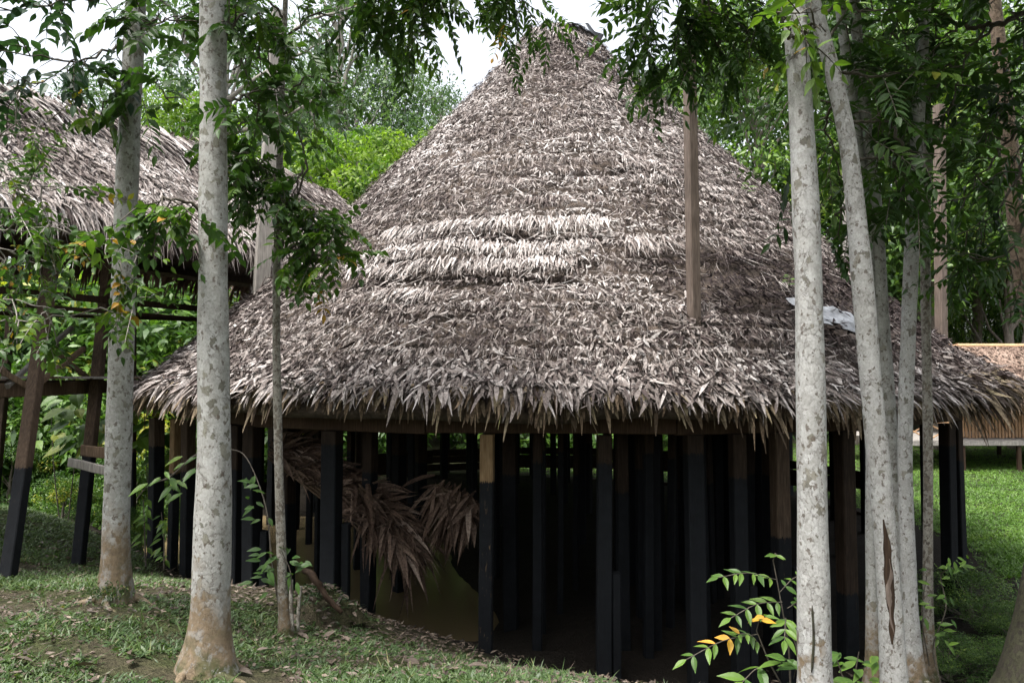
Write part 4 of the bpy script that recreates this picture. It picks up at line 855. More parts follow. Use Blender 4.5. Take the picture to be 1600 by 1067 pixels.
def top_crown(t_, mats, n=7, R=1.5, H=2.2, L=.42, leafL=.13, t=.45):
    top = np.array(t_['_top']); w, l = MB(), MB()
    for k in range(n):
        a = k * 2.4; e = top + np.array([math.cos(a) * R * random.uniform(.5, 1), math.sin(a) * R * random.uniform(.5, 1), random.uniform(-.2, 1) * H * .5])
        s = top - np.array([0, 0, random.uniform(.1, .9)])
        leafy_branch(w, l, [s, (s + e) / 2 + [0, 0, .2], e], .025, 5, .5, 3, L, 6, leafL, .05, .3, t)
    w.build('branch', TWIG, t_); l.build('crown', mats, t_)
T1 = px_trunk('pale_tree', 'left pale trunk with brown mossy foot, leaning slightly right', [(180, 934, 6.6, 42), (181, 860, 6.6, 40), (188, 600, 6.6, 37), (198, 300, 6.6, 34), (212, 0, 6.6, 30)], BARK, seed=1, tall=2.2, flare=1.35)
T2 = px_trunk('pale_tree', 'thickest left pale trunk with flared brown foot in the grass', [(322, 1052, 5.5, 74), (328, 960, 5.5, 60), (334, 720, 5.5, 51), (333, 450, 5.5, 44), (333, 0, 5.5, 40)], BARK, 24, seed=2, tall=2.4, flare=1.35)
T3 = px_trunk('thin_tree', 'thin speckled trunk between the thick pale trunk and the palm bundle', [(446, 988, 7, 19), (441, 900, 7, 15), (434, 660, 7, 13), (432, 450, 7, 12), (438, 220, 7, 10), (446, 0, 7, 8)], BARK_T, 12, seed=3, tall=1.4, flare=1.3)
T4 = px_trunk('pale_tree', 'thickest white trunk of the right clump, straight', [(1274, 1125, 4.7, 54), (1272, 1000, 4.7, 48), (1268, 700, 4.7, 44), (1262, 400, 4.7, 41), (1250, 150, 4.7, 37), (1240, 0, 4.7, 34)], BARK_W, 24, seed=4, tall=2.5, flare=1.3)
T5 = px_trunk('pale_tree', 'curved white trunk with a dark split scar in the right clump', [(1400, 1120, 5.4, 38), (1391, 960, 5.4, 34), (1380, 800, 5.4, 33), (1361, 600, 5.4, 32), (1344, 400, 5.4, 31), (1326, 230, 5.4, 26), (1300, 110, 5.4, 25), (1272, 10, 5.4, 23)], BARK_W, 22, seed=5, tall=2.2)
T5b = px_trunk('pale_tree', 'slim pale trunk close behind the curved scarred trunk, left of its foot', [(1365, 1065, 6.9, 20), (1362, 850, 6.9, 18), (1362, 600, 6.9, 18), (1355, 380, 6.9, 20), (1338, 220, 6.9, 18), (1318, 60, 6.9, 15)], BARK, 16, seed=6, tall=2)
T5c = px_trunk('pale_tree', 'pale trunk crossing behind the curved scarred trunk at eave height', [(1413, 1066, 6.9, 26), (1404, 860, 6.9, 23), (1390, 680, 6.9, 23), (1377, 500, 6.9, 24), (1365, 300, 6.9, 21), (1345, 130, 6.9, 17), (1335, 0, 6.9, 15)], BARK, 18, seed=7, tall=2)
T6 = px_trunk('pale_tree', 'leaning pale trunk just right of the curved scarred trunk', [(1428, 1062, 6.6, 27), (1420, 900, 6.6, 22), (1414, 700, 6.6, 21), (1422, 450, 6.6, 22), (1432, 230, 6.6, 19), (1446, 0, 6.6, 17)], BARK_W, 18, seed=8, tall=2)
T7 = px_trunk('thin_tree', 'thin speckled trunk with a climbing vine, rightmost of the pale clump', [(1452, 1055, 6.9, 18), (1450, 900, 6.9, 14), (1450, 700, 6.9, 14), (1446, 420, 6.9, 14), (1449, 200, 6.9, 13), (1440, 0, 6.9, 10)], BARK_T, 14, seed=9, tall=1.5)
T8 = px_trunk('brown_tree', 'brown mottled trunk curving down at the right edge', [(1690, 1000, 9, 30), (1660, 700, 9, 27), (1600, 450, 9, 25), (1578, 230, 9, 24), (1562, 80, 9, 21), (1550, -40, 9, 18)], BARK_B, 16, seed=10, tall=2, group='brown trunk')
T9 = px_trunk('mossy_tree', 'dark mossy leaning trunk at the lower right corner', [(1615, 1130, 5.6, 120), (1632, 980, 5.6, 80), (1650, 800, 5.6, 62), (1670, 500, 5.6, 52), (1720, 100, 5.6, 46)], BARK_M, 20, seed=11, tall=2, group='mossy trunk')
# scar of stripped bark on the curved trunk
def on_trunk(pts, dd): return [P(a, b, d - dd) for a, b, d in pts]
def bark_patch(name, mat, y0, y1, a_mid, a_w, lift, seed):
    """ragged patch lying on the curved trunk's own surface"""
    q = MB(); nv, nu = 30, 6; V = []
    for i in range(nv):
        v = i / (nv - 1); py = y0 + (y1 - y0) * v; c_ = P(float(np.interp(py, [800, 960, 1120], [1380, 1391, 1400])), py, 5.4); R_ = float(np.interp(py, [800, 960, 1120], [33, 34, 38])) / F * 2.7 * (1.03 + lift)
        wv = a_w * math.sin(math.pi * min(max(v, .02), .98)) ** .6 * (.45 + 1.1 * float(vnoise(np.array([v * 9.]), np.array([seed * 1.]), seed)[0])); mid_ = a_mid + .35 * (float(vnoise(np.array([v * 5.]), np.array([2.]), seed + 4)[0]) - .5)
        for j in range(nu):
            a = mid_ + wv * (2 * j / (nu - 1) - 1); rr = R_ * (1 + .03 * random.random() - (.05 if j in (0, nu - 1) else 0)); V.append(c_ + np.array([math.sin(a) * rr, -math.cos(a) * rr, 0]))
    ii, jj = np.meshgrid(np.arange(nv - 1), np.arange(nu - 1), indexing='ij'); ii, jj = ii.ravel(), jj.ravel()
    q.add(np.array(V), np.stack([ii*nu+jj, ii*nu+jj+1, (ii+1)*nu+jj+1, (ii+1)*nu+jj], 1)); return q.build(name, mat, T5, smooth=True)
o = bark_patch('bark_scar', WOOD_DARK, 808, 1000, -.42, .36, .03, 3); o['label'] = 'dark brown split scar of stripped bark'
bark_patch('bare_wood', WOOD_RED, 868, 985, -.30, .17, .06, 8)
m_ = MB(); c = curve(on_trunk([(1269, 945, 4.7), (1271, 1000, 4.7), (1268, 1050, 4.7)], .0995), 5); tube(m_, c, [.002] + [.007] * (len(c) - 2) + [.003], 6, rough=.3); m_.build('bark_crack', BARK_M, T4, smooth=True)

for t_, n_, L_, r_, bk in ((T1, 4, .34, .05, BARK), (T2, 5, .34, .055, BARK), (T6, 4, .4, .035, BARK_T), (T5c, 4, .35, .035, BARK_T), (T4, 4, .35, .05, BARK_W)):
    b0 = np.array(t_.location)
    for k in range(n_):
        a = k * 2 * math.pi / n_ + random.uniform(-.4, .4) + .5; u_ = np.array([math.cos(a), math.sin(a), 0]); pts = []
        for q in (.0, .35, .7, 1.0):
            p = b0 + u_ * (r_ * 1.2 + L_ * q) + np.array([-u_[1], u_[0], 0]) * .06 * math.sin(q * 4 + k); p[2] = gz1(p[0], p[1]) + (.09 * (1 - q) ** 2 - .02); pts.append(p)
        m_ = MB(); c = curve(pts, 4) - b0; tube(m_, c, np.linspace(r_, .012, len(c)), 8, rough=.2, seed=k); o = m_.build('root', bk, None, smooth=True); o.parent = t_
class Foliage:
    """branches and leaves of one tree, linked as its parts"""
    def __init__(self, tree): self.tree, self.ws, self.l = tree, [], MB()
    def br(self, pts, **k): self.ws.append(MB()); leafy_branch(self.ws[-1], self.l, [P(*q) for q in pts], k.pop('r', .014), **k)
    def limb(self, pts, r0, r1): c = curve([P(*q) for q in pts], 8, .01); self.ws.append(MB()); tube(self.ws[-1], c, np.linspace(r0, r1, len(c)), 7, rough=.1)
    def done(self, wood, mats):
        for w in self.ws: w.build('branch', wood, self.tree, smooth=True)
        self.l.build('crown', mats, self.tree)
f = Foliage(T1)
cool = dict(pairs=4, leafL=.115, leafW=.055, L=.34, droop=.4, t=.4, m=1)
f.br([(208, 62, 6.6), (120, 92, 6.2), (-20, 78, 5.7)], nsub=7, sub=.35, ncomp=2, **cool); f.br([(212, -10, 6.6), (110, 0, 6.0), (-30, 20, 5.6)], nsub=6, sub=.4, ncomp=2, **cool)
f.br([(212, -40, 6.6), (100, -60, 6.2), (10, -40, 6)], nsub=4, sub=.4, ncomp=2, **cool); f.br([(120, 92, 6.2), (60, 130, 6.0), (-10, 110, 5.8)], nsub=4, sub=.3, ncomp=2, r=.008, **cool)
f.br([(208, 60, 6.6), (250, 30, 6.4), (300, 50, 6.6)], nsub=8, sub=.45, ncomp=3, L=.38, t=.35); f.br([(205, 120, 6.6), (240, 130, 6.3), (275, 170, 6.2)], nsub=4, sub=.3, ncomp=2, L=.3, t=.3)
f.br([(205, 150, 6.6), (175, 150, 6.3), (150, 190, 6.2)], nsub=3, sub=.25, ncomp=2, L=.28, t=.55); f.done(TWIG, [G_FORE, G_BLUE])
top_crown(T1, [G_FORE])
f = Foliage(T2)
f.br([(318, 330, 5.5), (270, 310, 5.3), (215, 325, 5.2)], nsub=8, sub=.3, ncomp=3, L=.26, leafL=.085, leafW=.04, pairs=4, t=.5)
f.br([(345, 60, 5.5), (390, 20, 5.6), (440, 60, 5.8)], nsub=9, sub=.4, ncomp=3, L=.36, t=.4); f.br([(350, 160, 5.5), (385, 150, 5.6), (420, 190, 5.8)], nsub=6, sub=.3, ncomp=3, L=.3, t=.35, leafL=.1)
f.done(TWIG, [G_FORE]); top_crown(T2, [G_FORE])
f = Foliage(T3); sm = dict(leafL=.1, leafW=.042, pairs=5, L=.32)
f.limb([(434, 400, 7), (455, 330, 6.9), (478, 255, 6.9), (440, 150, 6.9), (385, 95, 6.9)], .014, .006)
f.br([(434, 400, 7), (480, 370, 6.7), (535, 390, 6.5)], nsub=9, sub=.35, ncomp=3, t=.6, **sm); f.br([(434, 360, 7), (470, 320, 6.8), (510, 345, 6.6)], nsub=8, sub=.35, ncomp=3, t=.55, **sm); f.br([(433, 390, 7), (490, 395, 6.6), (530, 410, 6.4)], nsub=6, sub=.25, ncomp=2, t=.75, **sm)
f.br([(436, 320, 7), (400, 250, 6.8), (365, 240, 6.7)], nsub=7, sub=.33, ncomp=3, t=.52, **sm); f.br([(436, 330, 7), (400, 300, 6.8), (362, 300, 6.6)], nsub=5, sub=.3, ncomp=2, t=.5, **sm); f.br([(438, 210, 7), (400, 190, 6.8), (362, 200, 6.7)], nsub=7, sub=.38, ncomp=3, t=.5, **sm)
f.br([(440, 180, 7), (470, 160, 6.9), (500, 180, 6.8)], nsub=5, sub=.35, ncomp=2, t=.45, **sm); f.br([(478, 255, 6.9), (465, 290, 6.8), (475, 330, 6.7)], nsub=5, sub=.3, ncomp=3, t=.5, **sm); f.br([(442, 110, 7), (390, 90, 6.8), (365, 110, 6.8)], nsub=6, sub=.38, ncomp=3, t=.5, **sm)
f.br([(445, 60, 7), (500, 20, 6.8), (560, 50, 6.8)], nsub=8, sub=.45, ncomp=2, t=.45, **sm); f.br([(444, 30, 7), (400, -10, 6.8), (360, 20, 6.7)], nsub=8, sub=.4, ncomp=3, t=.4, **sm); f.br([(440, 250, 7), (430, 280, 6.7), (445, 330, 6.6)], nsub=5, sub=.3, ncomp=2, t=.5, **sm)
f.br([(438, 240, 7), (395, 260, 6.8), (358, 300, 6.7)], nsub=8, sub=.35, ncomp=3, t=.45, **sm); f.br([(440, 170, 7), (480, 120, 6.9), (530, 130, 6.8)], nsub=6, sub=.35, ncomp=2, t=.5, **sm)
f.br([(441, 590, 7), (465, 605, 6.9), (500, 618, 6.85), (505, 600, 6.8)], nsub=1, sub=.1, ncomp=0, r=.009)
f.done(TWIG, [G_FORE]); top_crown(T3, [G_FORE])
f = Foliage(T4)   # long limbs reaching left over the roof
f.limb([(1238, -60, 4.7), (1100, -150, 5.4), (900, -130, 6.3), (620, -150, 6.6)], .05, .015); f.limb([(1240, -30, 4.7), (1150, -80, 5.4), (1060, -60, 6.2)], .035, .012)
big = dict(pairs=8, leafL=.1, leafW=.033, L=.42)
for a in [[(560, -110, 6.6), (585, -40, 6.7), (610, 25, 6.8)], [(640, -140, 6.6), (650, -45, 6.7), (665, 25, 6.9)], [(620, -120, 6.6), (600, -40, 6.8), (560, 30, 6.9)], [(700, -140, 6.5), (715, -60, 6.6), (735, 0, 6.7)], [(690, -140, 6.5), (680, -40, 6.6), (640, 50, 6.7)]]:
    f.br(a, nsub=8, sub=.42, ncomp=3, t=.5, hang=.5, **big)
for a in [[(800, -130, 6.3), (800, -40, 6.5), (810, 5, 6.6)], [(840, -130, 6.3), (835, -60, 6.5), (830, -10, 6.6)], [(800, -120, 6.3), (790, -40, 6.6), (808, 40, 6.7)]]:
    f.br(a, nsub=7, sub=.38, ncomp=2, t=.5, hang=.45, **big)
for a in [[(1010, -90, 6.2), (1015, 10, 6.3), (1025, 80, 6.4)], [(1060, -60, 6.2), (1060, 30, 6.3), (1050, 110, 6.4)], [(1090, -70, 6.1), (1110, 20, 6.2), (1130, 100, 6.3)], [(1130, -70, 5.9), (1160, 0, 6.0), (1190, 60, 6.1)], [(1060, -60, 6.2), (1020, 20, 6.3), (1000, 70, 6.4)], [(1080, -60, 6.2), (1105, 30, 6.2), (1125, 100, 6.3)]]:
    f.br(a, nsub=7, sub=.34, ncomp=3, t=.4, hang=.3, **big)
f.br([(1255, 60, 4.7), (1265, 40, 4.4), (1290, 50, 4.3)], nsub=4, sub=.2, ncomp=2, t=.76, tj=.06, L=.24, leafL=.1, leafW=.035, pairs=3); f.br([(1248, 70, 4.7), (1225, 40, 4.5), (1215, 10, 4.4)], nsub=3, sub=.2, ncomp=2, t=.74, tj=.06, L=.24, leafL=.1, leafW=.035, pairs=3)
f.done(TWIG, [G_FORE]); top_crown(T4, [G_FORE], R=1.8)
f = Foliage(T5); dk = dict(pairs=7, leafL=.115, leafW=.037, L=.46, hang=.1, droop=.2, t=.3)
for a in [[(1300, 110, 5.4), (1380, 120, 6.0), (1460, 90, 6.4)], [(1318, 190, 5.4), (1380, 190, 5.9), (1440, 210, 6.2)], [(1290, 70, 5.4), (1330, 20, 5.9), (1420, 20, 6.2)], [(1330, 250, 5.5), (1390, 250, 6.0), (1440, 280, 6.3)], [(1310, 150, 5.5), (1290, 200, 6.2), (1320, 280, 6.4)], [(1280, 30, 5.5), (1350, -30, 6.2), (1440, -10, 6.6)]]:
    f.br(a, nsub=7, sub=.42, ncomp=2, **dk)
for a in [[(1336, 320, 5.5), (1310, 330, 6.2), (1290, 370, 6.5)], [(1400, 200, 6.0), (1420, 260, 6.0), (1400, 330, 6.0)]]: f.br(a, nsub=5, sub=.35, ncomp=2, **dk)
f.done(TWIG, [G_FORE]); top_crown(T5, [G_FORE])
f = Foliage(T8)
f.limb([(1625, 10, 7.0), (1560, 36, 6.8), (1500, 40, 6.8), (1440, 0, 6.8)], .03, .014); f.limb([(1560, 36, 6.8), (1490, 95, 6.7), (1410, 135, 6.6), (1370, 230, 6.5)], .014, .006); f.limb([(1552, -30, 9), (1600, -40, 8), (1625, 10, 7.0)], .045, .03)
for a in [[(1490, 95, 6.7), (1450, 150, 6.6), (1400, 160, 6.5)], [(1560, 60, 6.8), (1570, 140, 6.6), (1545, 220, 6.5)], [(1600, 60, 6.8), (1610, 170, 6.6), (1590, 300, 6.4)], [(1540, 40, 6.8), (1500, 120, 6.6), (1480, 200, 6.5)], [(1500, 40, 6.8), (1470, 60, 6.7), (1430, 60, 6.6)], [(1590, 200, 6.6), (1540, 260, 6.5), (1500, 330, 6.4)], [(1600, 250, 6.5), (1560, 330, 6.4), (1490, 370, 6.4)], [(1610, 330, 6.4), (1570, 400, 6.4), (1500, 400, 6.4)], [(1580, 20, 6.8), (1620, 60, 6.6), (1640, 160, 6.5)], [(1440, 0, 6.8), (1400, 40, 6.7), (1380, 100, 6.6)]]:
    f.br(a, nsub=6, sub=.42, ncomp=3, **dk)
f.done(TWIG, [G_FORE]); top_crown(T8, [G_FORE], R=2)
top_crown(T5b, [G_FORE], R=1.3); top_crown(T9, [G_FORE], n=30, R=3.3, H=1.4, L=.6, leafL=.18)  # mossy tree's unseen crown made extra wide to shade the gully
for t_ in (T5c, T6, T7): top_crown(t_, [G_FORE], n=20, R=2.6, H=1.6, L=.5, leafL=.15)  # crowns above the frame enlarged to cast shade on the lower right
# sapling at the left edge whose twigs hang before the walkway
SP_ = px_trunk('sapling', 'leafy sapling at the left edge with pale drooping twigs before the walkway', [(-70, 990, 6.0, 14), (-60, 700, 6.0, 12), (-50, 400, 6.0, 9), (-40, 200, 6.0, 6)], BARK_T, 10, seed=12, tall=.5, group='sapling')
f = Foliage(SP_); sp = dict(leafL=.075, leafW=.036, pairs=4, L=.26, t=.55, tj=.22)
f.br([(-50, 330, 6), (40, 330, 5.9), (150, 375, 5.8), (240, 408, 5.8)], nsub=9, sub=.3, ncomp=3, r=.008, **sp)
for a in [[(-50, 300, 6), (20, 290, 5.8), (110, 300, 5.7)], [(-55, 400, 6), (20, 390, 5.9), (90, 420, 5.8)], [(-50, 350, 6), (30, 360, 5.7), (110, 350, 5.6)], [(-55, 480, 6), (30, 470, 5.8), (130, 500, 5.7)], [(-55, 500, 6), (50, 500, 5.9), (170, 480, 5.8), (215, 470, 5.8)], [(-45, 250, 6), (30, 190, 5.9), (90, 190, 5.8)]]:
    f.br(a, nsub=7, sub=.3, ncomp=3, r=.008, **sp)
f.done(LIMB, [G_FORE])
# mid-distance tree with pale limbs against the sky
MT = px_trunk('pale_limbed_tree', 'slender tree with crooked pale limbs against the white sky behind the left trunks', [(352, 690, 24, 14), (352, 400, 24, 12), (350, 200, 24, 11), (345, 100, 24, 9)], LIMB, 12, seed=13, tall=1, group='pale limbed tree')
f = Foliage(MT); md_ = dict(leafL=.3, leafW=.13, pairs=4, L=.9, sub=1.2, t=.4)
for a in [[(350, 190, 24), (300, 95, 23.5), (245, 55, 23.5)], [(350, 160, 24), (420, 110, 24), (520, 60, 24)], [(350, 140, 24), (320, 60, 24), (330, 0, 24)], [(420, 110, 24), (470, 40, 24), (560, 10, 24)], [(350, 210, 24), (430, 190, 24), (500, 150, 24)], [(300, 95, 23.5), (270, 20, 23.5), (230, -20, 23)]]:
    f.br(a, r=.085, nsub=12, ncomp=2, hang=.1, **md_)
f.done(LIMB, [G_GREY])
# shaded trees standing over the gully and right behind the camera's clearing (they close the canopy)
for px, d in ((2050, 12), (1900, 16), (2250, 8)):
    pass

# ---- plants one can pick apart: every leaf its own object
def leaf_mesh(mat, wr, name='leaf', t=.5, fold=.12, prof=LEAF):
    q = MB(); strips(q, [[0, 0, 0]], [[1, 0, 0]], [[0, 0, 1]], [1.0], [wr], prof, t, bend=-.08, droop=.1, fold=fold); return q.mesh(name, mat)
LM = [leaf_mesh(G_BUSH, .36, t=x) for x in (.5, .68, .82)]; LMW = [leaf_mesh(G_BUSH, .62, t=x) for x in (.55, .75, .92)]; LY = [leaf_mesh(YELLOW, .42, t=x) for x in (.2, .8)]; LB = [leaf_mesh(G_BUSH, .42, t=x) for x in (.35, .5)]
def pinnate(t_, a, b, n, L, yellow=(), up=(0, -.45, .9), terminal=True, meshes=LM):
    a, b = np.asarray(a, float), np.asarray(b, float); up = np.array(up, float); d = unit((b - a)[None])[0]; m_ = MB(); c = curve([a, (a + b) / 2 + np.array([0, 0, .04]), b], 5); tube(m_, c, .0035, 5); m_.build('leaf_stalk', TWIG, t_)
    for k in range(n):
        q = (k + .8) / n; p = c[min(int(q * (len(c) - 1)), len(c) - 1)]; s = np.cross(d, up); s /= np.linalg.norm(s)
        for sg in (1, -1):
            dd = s * sg * .85 + d * .55 + np.array([0, 0, -.25]) + .12 * rng.normal(size=3); me = random.choice(LY) if (k, sg) in yellow else random.choice(meshes)
            leaf_obj('leaf', me, p, dd, up + .25 * rng.normal(size=3), L * random.uniform(.85, 1.15), t_)
    if terminal: leaf_obj('leaf', random.choice(meshes), b, d + np.array([0, 0, -.2]), up, L, t_)
sh = thing('shrub', 'small feathery shrub with some yellow leaves, left of the thick white trunk', 'shrub', P(1232, 1085, 5.6))
def stem(t_, pts, r0=.008, r1=.004, mat=TWIG): m_ = MB(); c = curve([P(*q) for q in pts], 6); tube(m_, c, np.linspace(r0, r1, len(c)), 6); m_.build('stem', mat, t_)
D = 5.6
stem(sh, [(1236, 1095, D), (1232, 1010, D), (1222, 950, D), (1208, 875, D)]); stem(sh, [(1236, 1095, D), (1205, 1040, D - .1), (1182, 985, D - .1)]); stem(sh, [(1244, 1095, D), (1246, 1020, D), (1226, 965, D)], .006)
for a, b, n, L, y in [((1212, 905, D), (1122, 902, D - .25), 6, .105, ()), ((1218, 925, D), (1262, 898, D + .1), 4, .1, ()), ((1208, 878, D), (1214, 868, D - .15), 2, .08, ()), ((1222, 940, D), (1142, 965, D - .25), 5, .12, ()), ((1228, 965, D), (1226, 1000, D - .3), 4, .125, ()), ((1230, 950, D), (1272, 945, D + .1), 4, .1, ()),
                      ((1185, 990, D - .1), (1072, 1030, D - .3), 6, .12, ((2, 1), (3, 1), (2, -1))), ((1182, 985, D - .1), (1195, 962, D - .3), 2, .11, ((0, 1), (1, 1), (0, -1))), ((1190, 1010, D - .1), (1152, 990, D - .2), 3, .09, ((2, 1),)), ((1205, 1040, D - .1), (1160, 1065, D - .35), 2, .2, ()), ((1215, 1050, D - .1), (1230, 1030, D - .4), 2, .17, ()), ((1240, 1060, D), (1250, 1040, D - .3), 2, .15, ())]:
    pinnate(sh, P(*a), P(*b), n, L, y)
for az_, s_, L_, lab in ((.427, s_of(CZ + 1.12), .15, 'small bright seedling sprouting on the thatch left of the thick white trunk'), (.60, s_of(CZ + 2.9), .16, 'thin seedling sprouting on the upper right slope of the thatch')):
    p = roof(np.array([s_]), np.array([az_]), .05)[0][0]; sd2 = thing('seedling', lab, 'plant', p); tp_ = p + np.array([.03, -.1, .22]); m_ = MB(); tube(m_, [p - [0, 0, .05], (p + tp_) / 2 + [.02, 0, 0], tp_], .005, 5); m_.build('stem', TWIG, sd2)
    for k in range(6): leaf_obj('leaf', LM[2], p + (tp_ - p) * (.5 + k * .1), (math.cos(k * 2.1), -.4, .1), (0, -.5, .8), L_, sd2)
bp = thing('broadleaf_plant', 'low plant with broad green leaves between the two white trunks', 'plant', P(1335, 1100, 5.9))
for k in range(26):
    px, py = random.uniform(1300, 1372), random.uniform(1015, 1072); c = P(px, py, 5.9 + random.uniform(-.2, .2)); a = random.uniform(0, 6.28)
    leaf_obj('leaf', random.choice(LM), c, (math.cos(a), math.sin(a) * .7 - .3, random.uniform(-.35, .1)), (0, -.4, 1), random.uniform(.12, .2), bp)
stem(bp, [(1338, 1110, 5.9), (1336, 1060, 5.9), (1342, 1018, 5.9)]); stem(bp, [(1336, 1105, 5.9), (1318, 1060, 5.9), (1308, 1030, 5.9)])
vn = thing('climbing_vine', 'vine with small bright leaves climbing the foot of the rightmost thin trunk', 'vine', P(1470, 1060, 6.75))
stem(vn, [(1470, 1066, 6.7), (1458, 1010, 6.75), (1478, 950, 6.7), (1470, 900, 6.75), (1490, 885, 6.6)], .007); stem(vn, [(1452, 1040, 6.75), (1440, 960, 6.75), (1448, 900, 6.7)], .006)
for k in range(48):
    q = random.random(); px, py = random.choice([(1478 + random.gauss(0, 12), 880 + random.random() * 130), (1438 + random.gauss(0, 10), 885 + random.random() * 100), (1490 + random.gauss(0, 9), 880 + random.gauss(0, 7))])
    a = random.uniform(0, 6.28); leaf_obj('leaf', random.choice(LM), P(px, py, 6.72 + random.uniform(-.12, .05)), (math.cos(a), -.4, math.sin(a) * .5 - .2), (0, -.7, .7), random.uniform(.07, .11), vn)
v3 = thing('climbing_vine', 'dark leafed vine around the foot of the thin speckled trunk', 'vine', P(430, 970, 7.1))
stem(v3, [(438, 960, 7.0), (425, 880, 7.0), (415, 790, 7.2), (385, 715, 7.5), (355, 700, 7.6)], .008); stem(v3, [(452, 960, 6.95), (455, 900, 6.95), (440, 860, 6.95)], .006)
for k in range(46):
    px, py = random.choice([(415 + random.gauss(0, 14), 850 + random.random() * 60), (440 + random.gauss(0, 16), 880 + random.random() * 55), (460 + random.gauss(0, 12), 880 + random.gauss(0, 10)), (400 + random.gauss(0, 10), 740 + random.random() * 80)])
    a = random.uniform(0, 6.28); leaf_obj('leaf', random.choice(LB + LM[:1]), P(px, py, 6.98 + random.uniform(-.12, .1)), (math.cos(a), -.4, math.sin(a) * .5 - .25), (0, -.6, .75), random.uniform(.09, .15), v3)
def big_leaf_plant(label, boxes, d, n, L, stems, meshes=LMW, name='broadleaf_plant'):
    t_ = thing(name, label, 'plant', P(*stems[0][0][:2], d), 'broad leaved plants')
    for s_ in stems: stem(t_, [(q[0], q[1], d) for q in s_], .012, .006)
    for k in range(n):
        x0_, y0_, x1_, y1_ = random.choice(boxes); a = random.uniform(0, 6.28)
        leaf_obj('leaf', random.choice(meshes), P(random.uniform(x0_, x1_), random.uniform(y0_, y1_), d + random.uniform(-.4, .4)), (math.cos(a) * .8, -.5, -.35), (math.cos(a) * .2, -.65, .75), L * random.uniform(.7, 1.25), t_)
big_leaf_plant('plant with large rounded yellow green leaves behind the leaning posts', [(55, 640, 110, 690), (85, 610, 130, 660), (100, 650, 165, 720), (140, 660, 165, 700)], 14.5, 46, .38, [[(95, 830), (85, 740), (80, 650)], [(105, 830), (115, 740), (130, 660)]])
big_leaf_plant('plant with rounded light green leaves right of the left pale trunk', [(205, 610, 250, 660), (215, 660, 260, 700), (245, 700, 290, 745)], 13.0, 34, .32, [[(235, 830), (230, 740), (225, 640)], [(240, 830), (250, 770), (265, 710)]])
big_leaf_plant('twig of long green leaves hanging left of the thickest trunk', [(225, 735, 290, 765), (255, 745, 285, 775), (280, 705, 312, 735)], 6.3, 18, .14, [[(330, 700), (300, 715), (265, 745), (235, 755)]], LM, 'leafy_twig')
big_leaf_plant('young plant with glossy leaves at the base of the left hut posts', [(215, 780, 235, 870), (250, 800, 262, 880)], 11.5, 30, .17, [[(228, 885), (226, 830), (224, 780)], [(256, 890), (256, 840), (252, 800)]], LM)

# ---- moss mound, log, small stems by the thin tree
mb = MB(); c0 = P(495, 958, 7.9); uu, vv = np.meshgrid(np.linspace(0, 2 * math.pi, 28), np.linspace(0, 1, 9)); rr = vv * (.42 + .12 * np.sin(uu * 3) + .06 * np.sin(uu * 7))
hh = .38 * (1 - vv ** 2) * (1 + .3 * (fbm(uu * 2, vv * 4, 91) - .5)) - .12
hh = hh + .10 * (fbm(rr * np.cos(uu) * 7 + 5, rr * np.sin(uu) * 7, 92, 4) - .5)
V = np.stack([c0[0] + rr * np.cos(uu), c0[1] + rr * np.sin(uu), c0[2] + hh], -1).reshape(-1, 3); i, j = np.meshgrid(np.arange(8), np.arange(27), indexing='ij'); i, j = i.ravel(), j.ravel()
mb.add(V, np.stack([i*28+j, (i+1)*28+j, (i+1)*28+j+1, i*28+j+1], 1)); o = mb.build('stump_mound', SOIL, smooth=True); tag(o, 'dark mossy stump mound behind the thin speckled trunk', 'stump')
m_ = MB(); k_ = rng.integers(0, len(V), 1500); p = V[k_] + rng.normal(0, .025, (1500, 3)) * [1, 1, .3]; strips(m_, p, rng.normal(size=(1500, 3)) * [1, 1, .5] + [0, 0, .5], rsph(1500), rng.uniform(.03, .08, 1500), .014, DIA, rng.random(1500) * .6, droop=.4); m_.build('moss', G_GRASS, o, kind='stuff')
m_ = MB(); k_ = rng.integers(0, len(V), 160); p = V[k_] + rng.normal(0, .03, (160, 3)) * [1, 1, .2] + [0, 0, .02]; strips(m_, p, rng.normal(size=(160, 3)) * [1, 1, .2], unit(rng.normal(size=(160, 3)) * .3 + [0, -.3, 1]), rng.uniform(.05, .12, 160), .035, LEAF, rng.random(160), fold=.2); m_.build('dead_leaves', DEAD, o, kind='stuff')
mb = MB(); c = curve([P(472, 886, 7.7), P(490, 902, 7.6), P(508, 930, 7.55), P(534, 957, 7.5)], 5, .008); tube(mb, c, np.linspace(.036, .024, len(c)) * rng.uniform(.85, 1.15, len(c)), 8, rough=.35); o = mb.build('fallen_branch', WOOD_DARK, smooth=True); tag(o, 'broken brown branch leaning on the mossy stump mound', 'branch')
for (a, b, w) in (((458, 985), (455, 905), .018), ((466, 985), (470, 915), .016)):
    mb = MB(); c = curve([P(*a, 6.95), P((a[0] + b[0]) / 2 - 2, (a[1] + b[1]) / 2, 6.95), P(*b, 6.98)], 4); tube(mb, c, w, 7, rough=.2); mb.build('stem', BARK_T, T3, smooth=True)
mb = MB(); c = curve([P(160, 925, 6.5), P(150, 925, 6.45), P(142, 932, 6.4)], 4); 
n = 500; p = P(166, 925, 6.45) + rng.normal(0, 1, (n, 3)) * [.09, .07, .035]; strips(mb, p, rng.normal(size=(n, 3)) + [0, 0, 1], rsph(n), .03, .012, DIA, rng.random(n)); 
o = mb.build('moss_cushion', G_GRASS, T1); o['label'] = 'bright moss cushion at the foot'; o['kind'] = 'stuff'

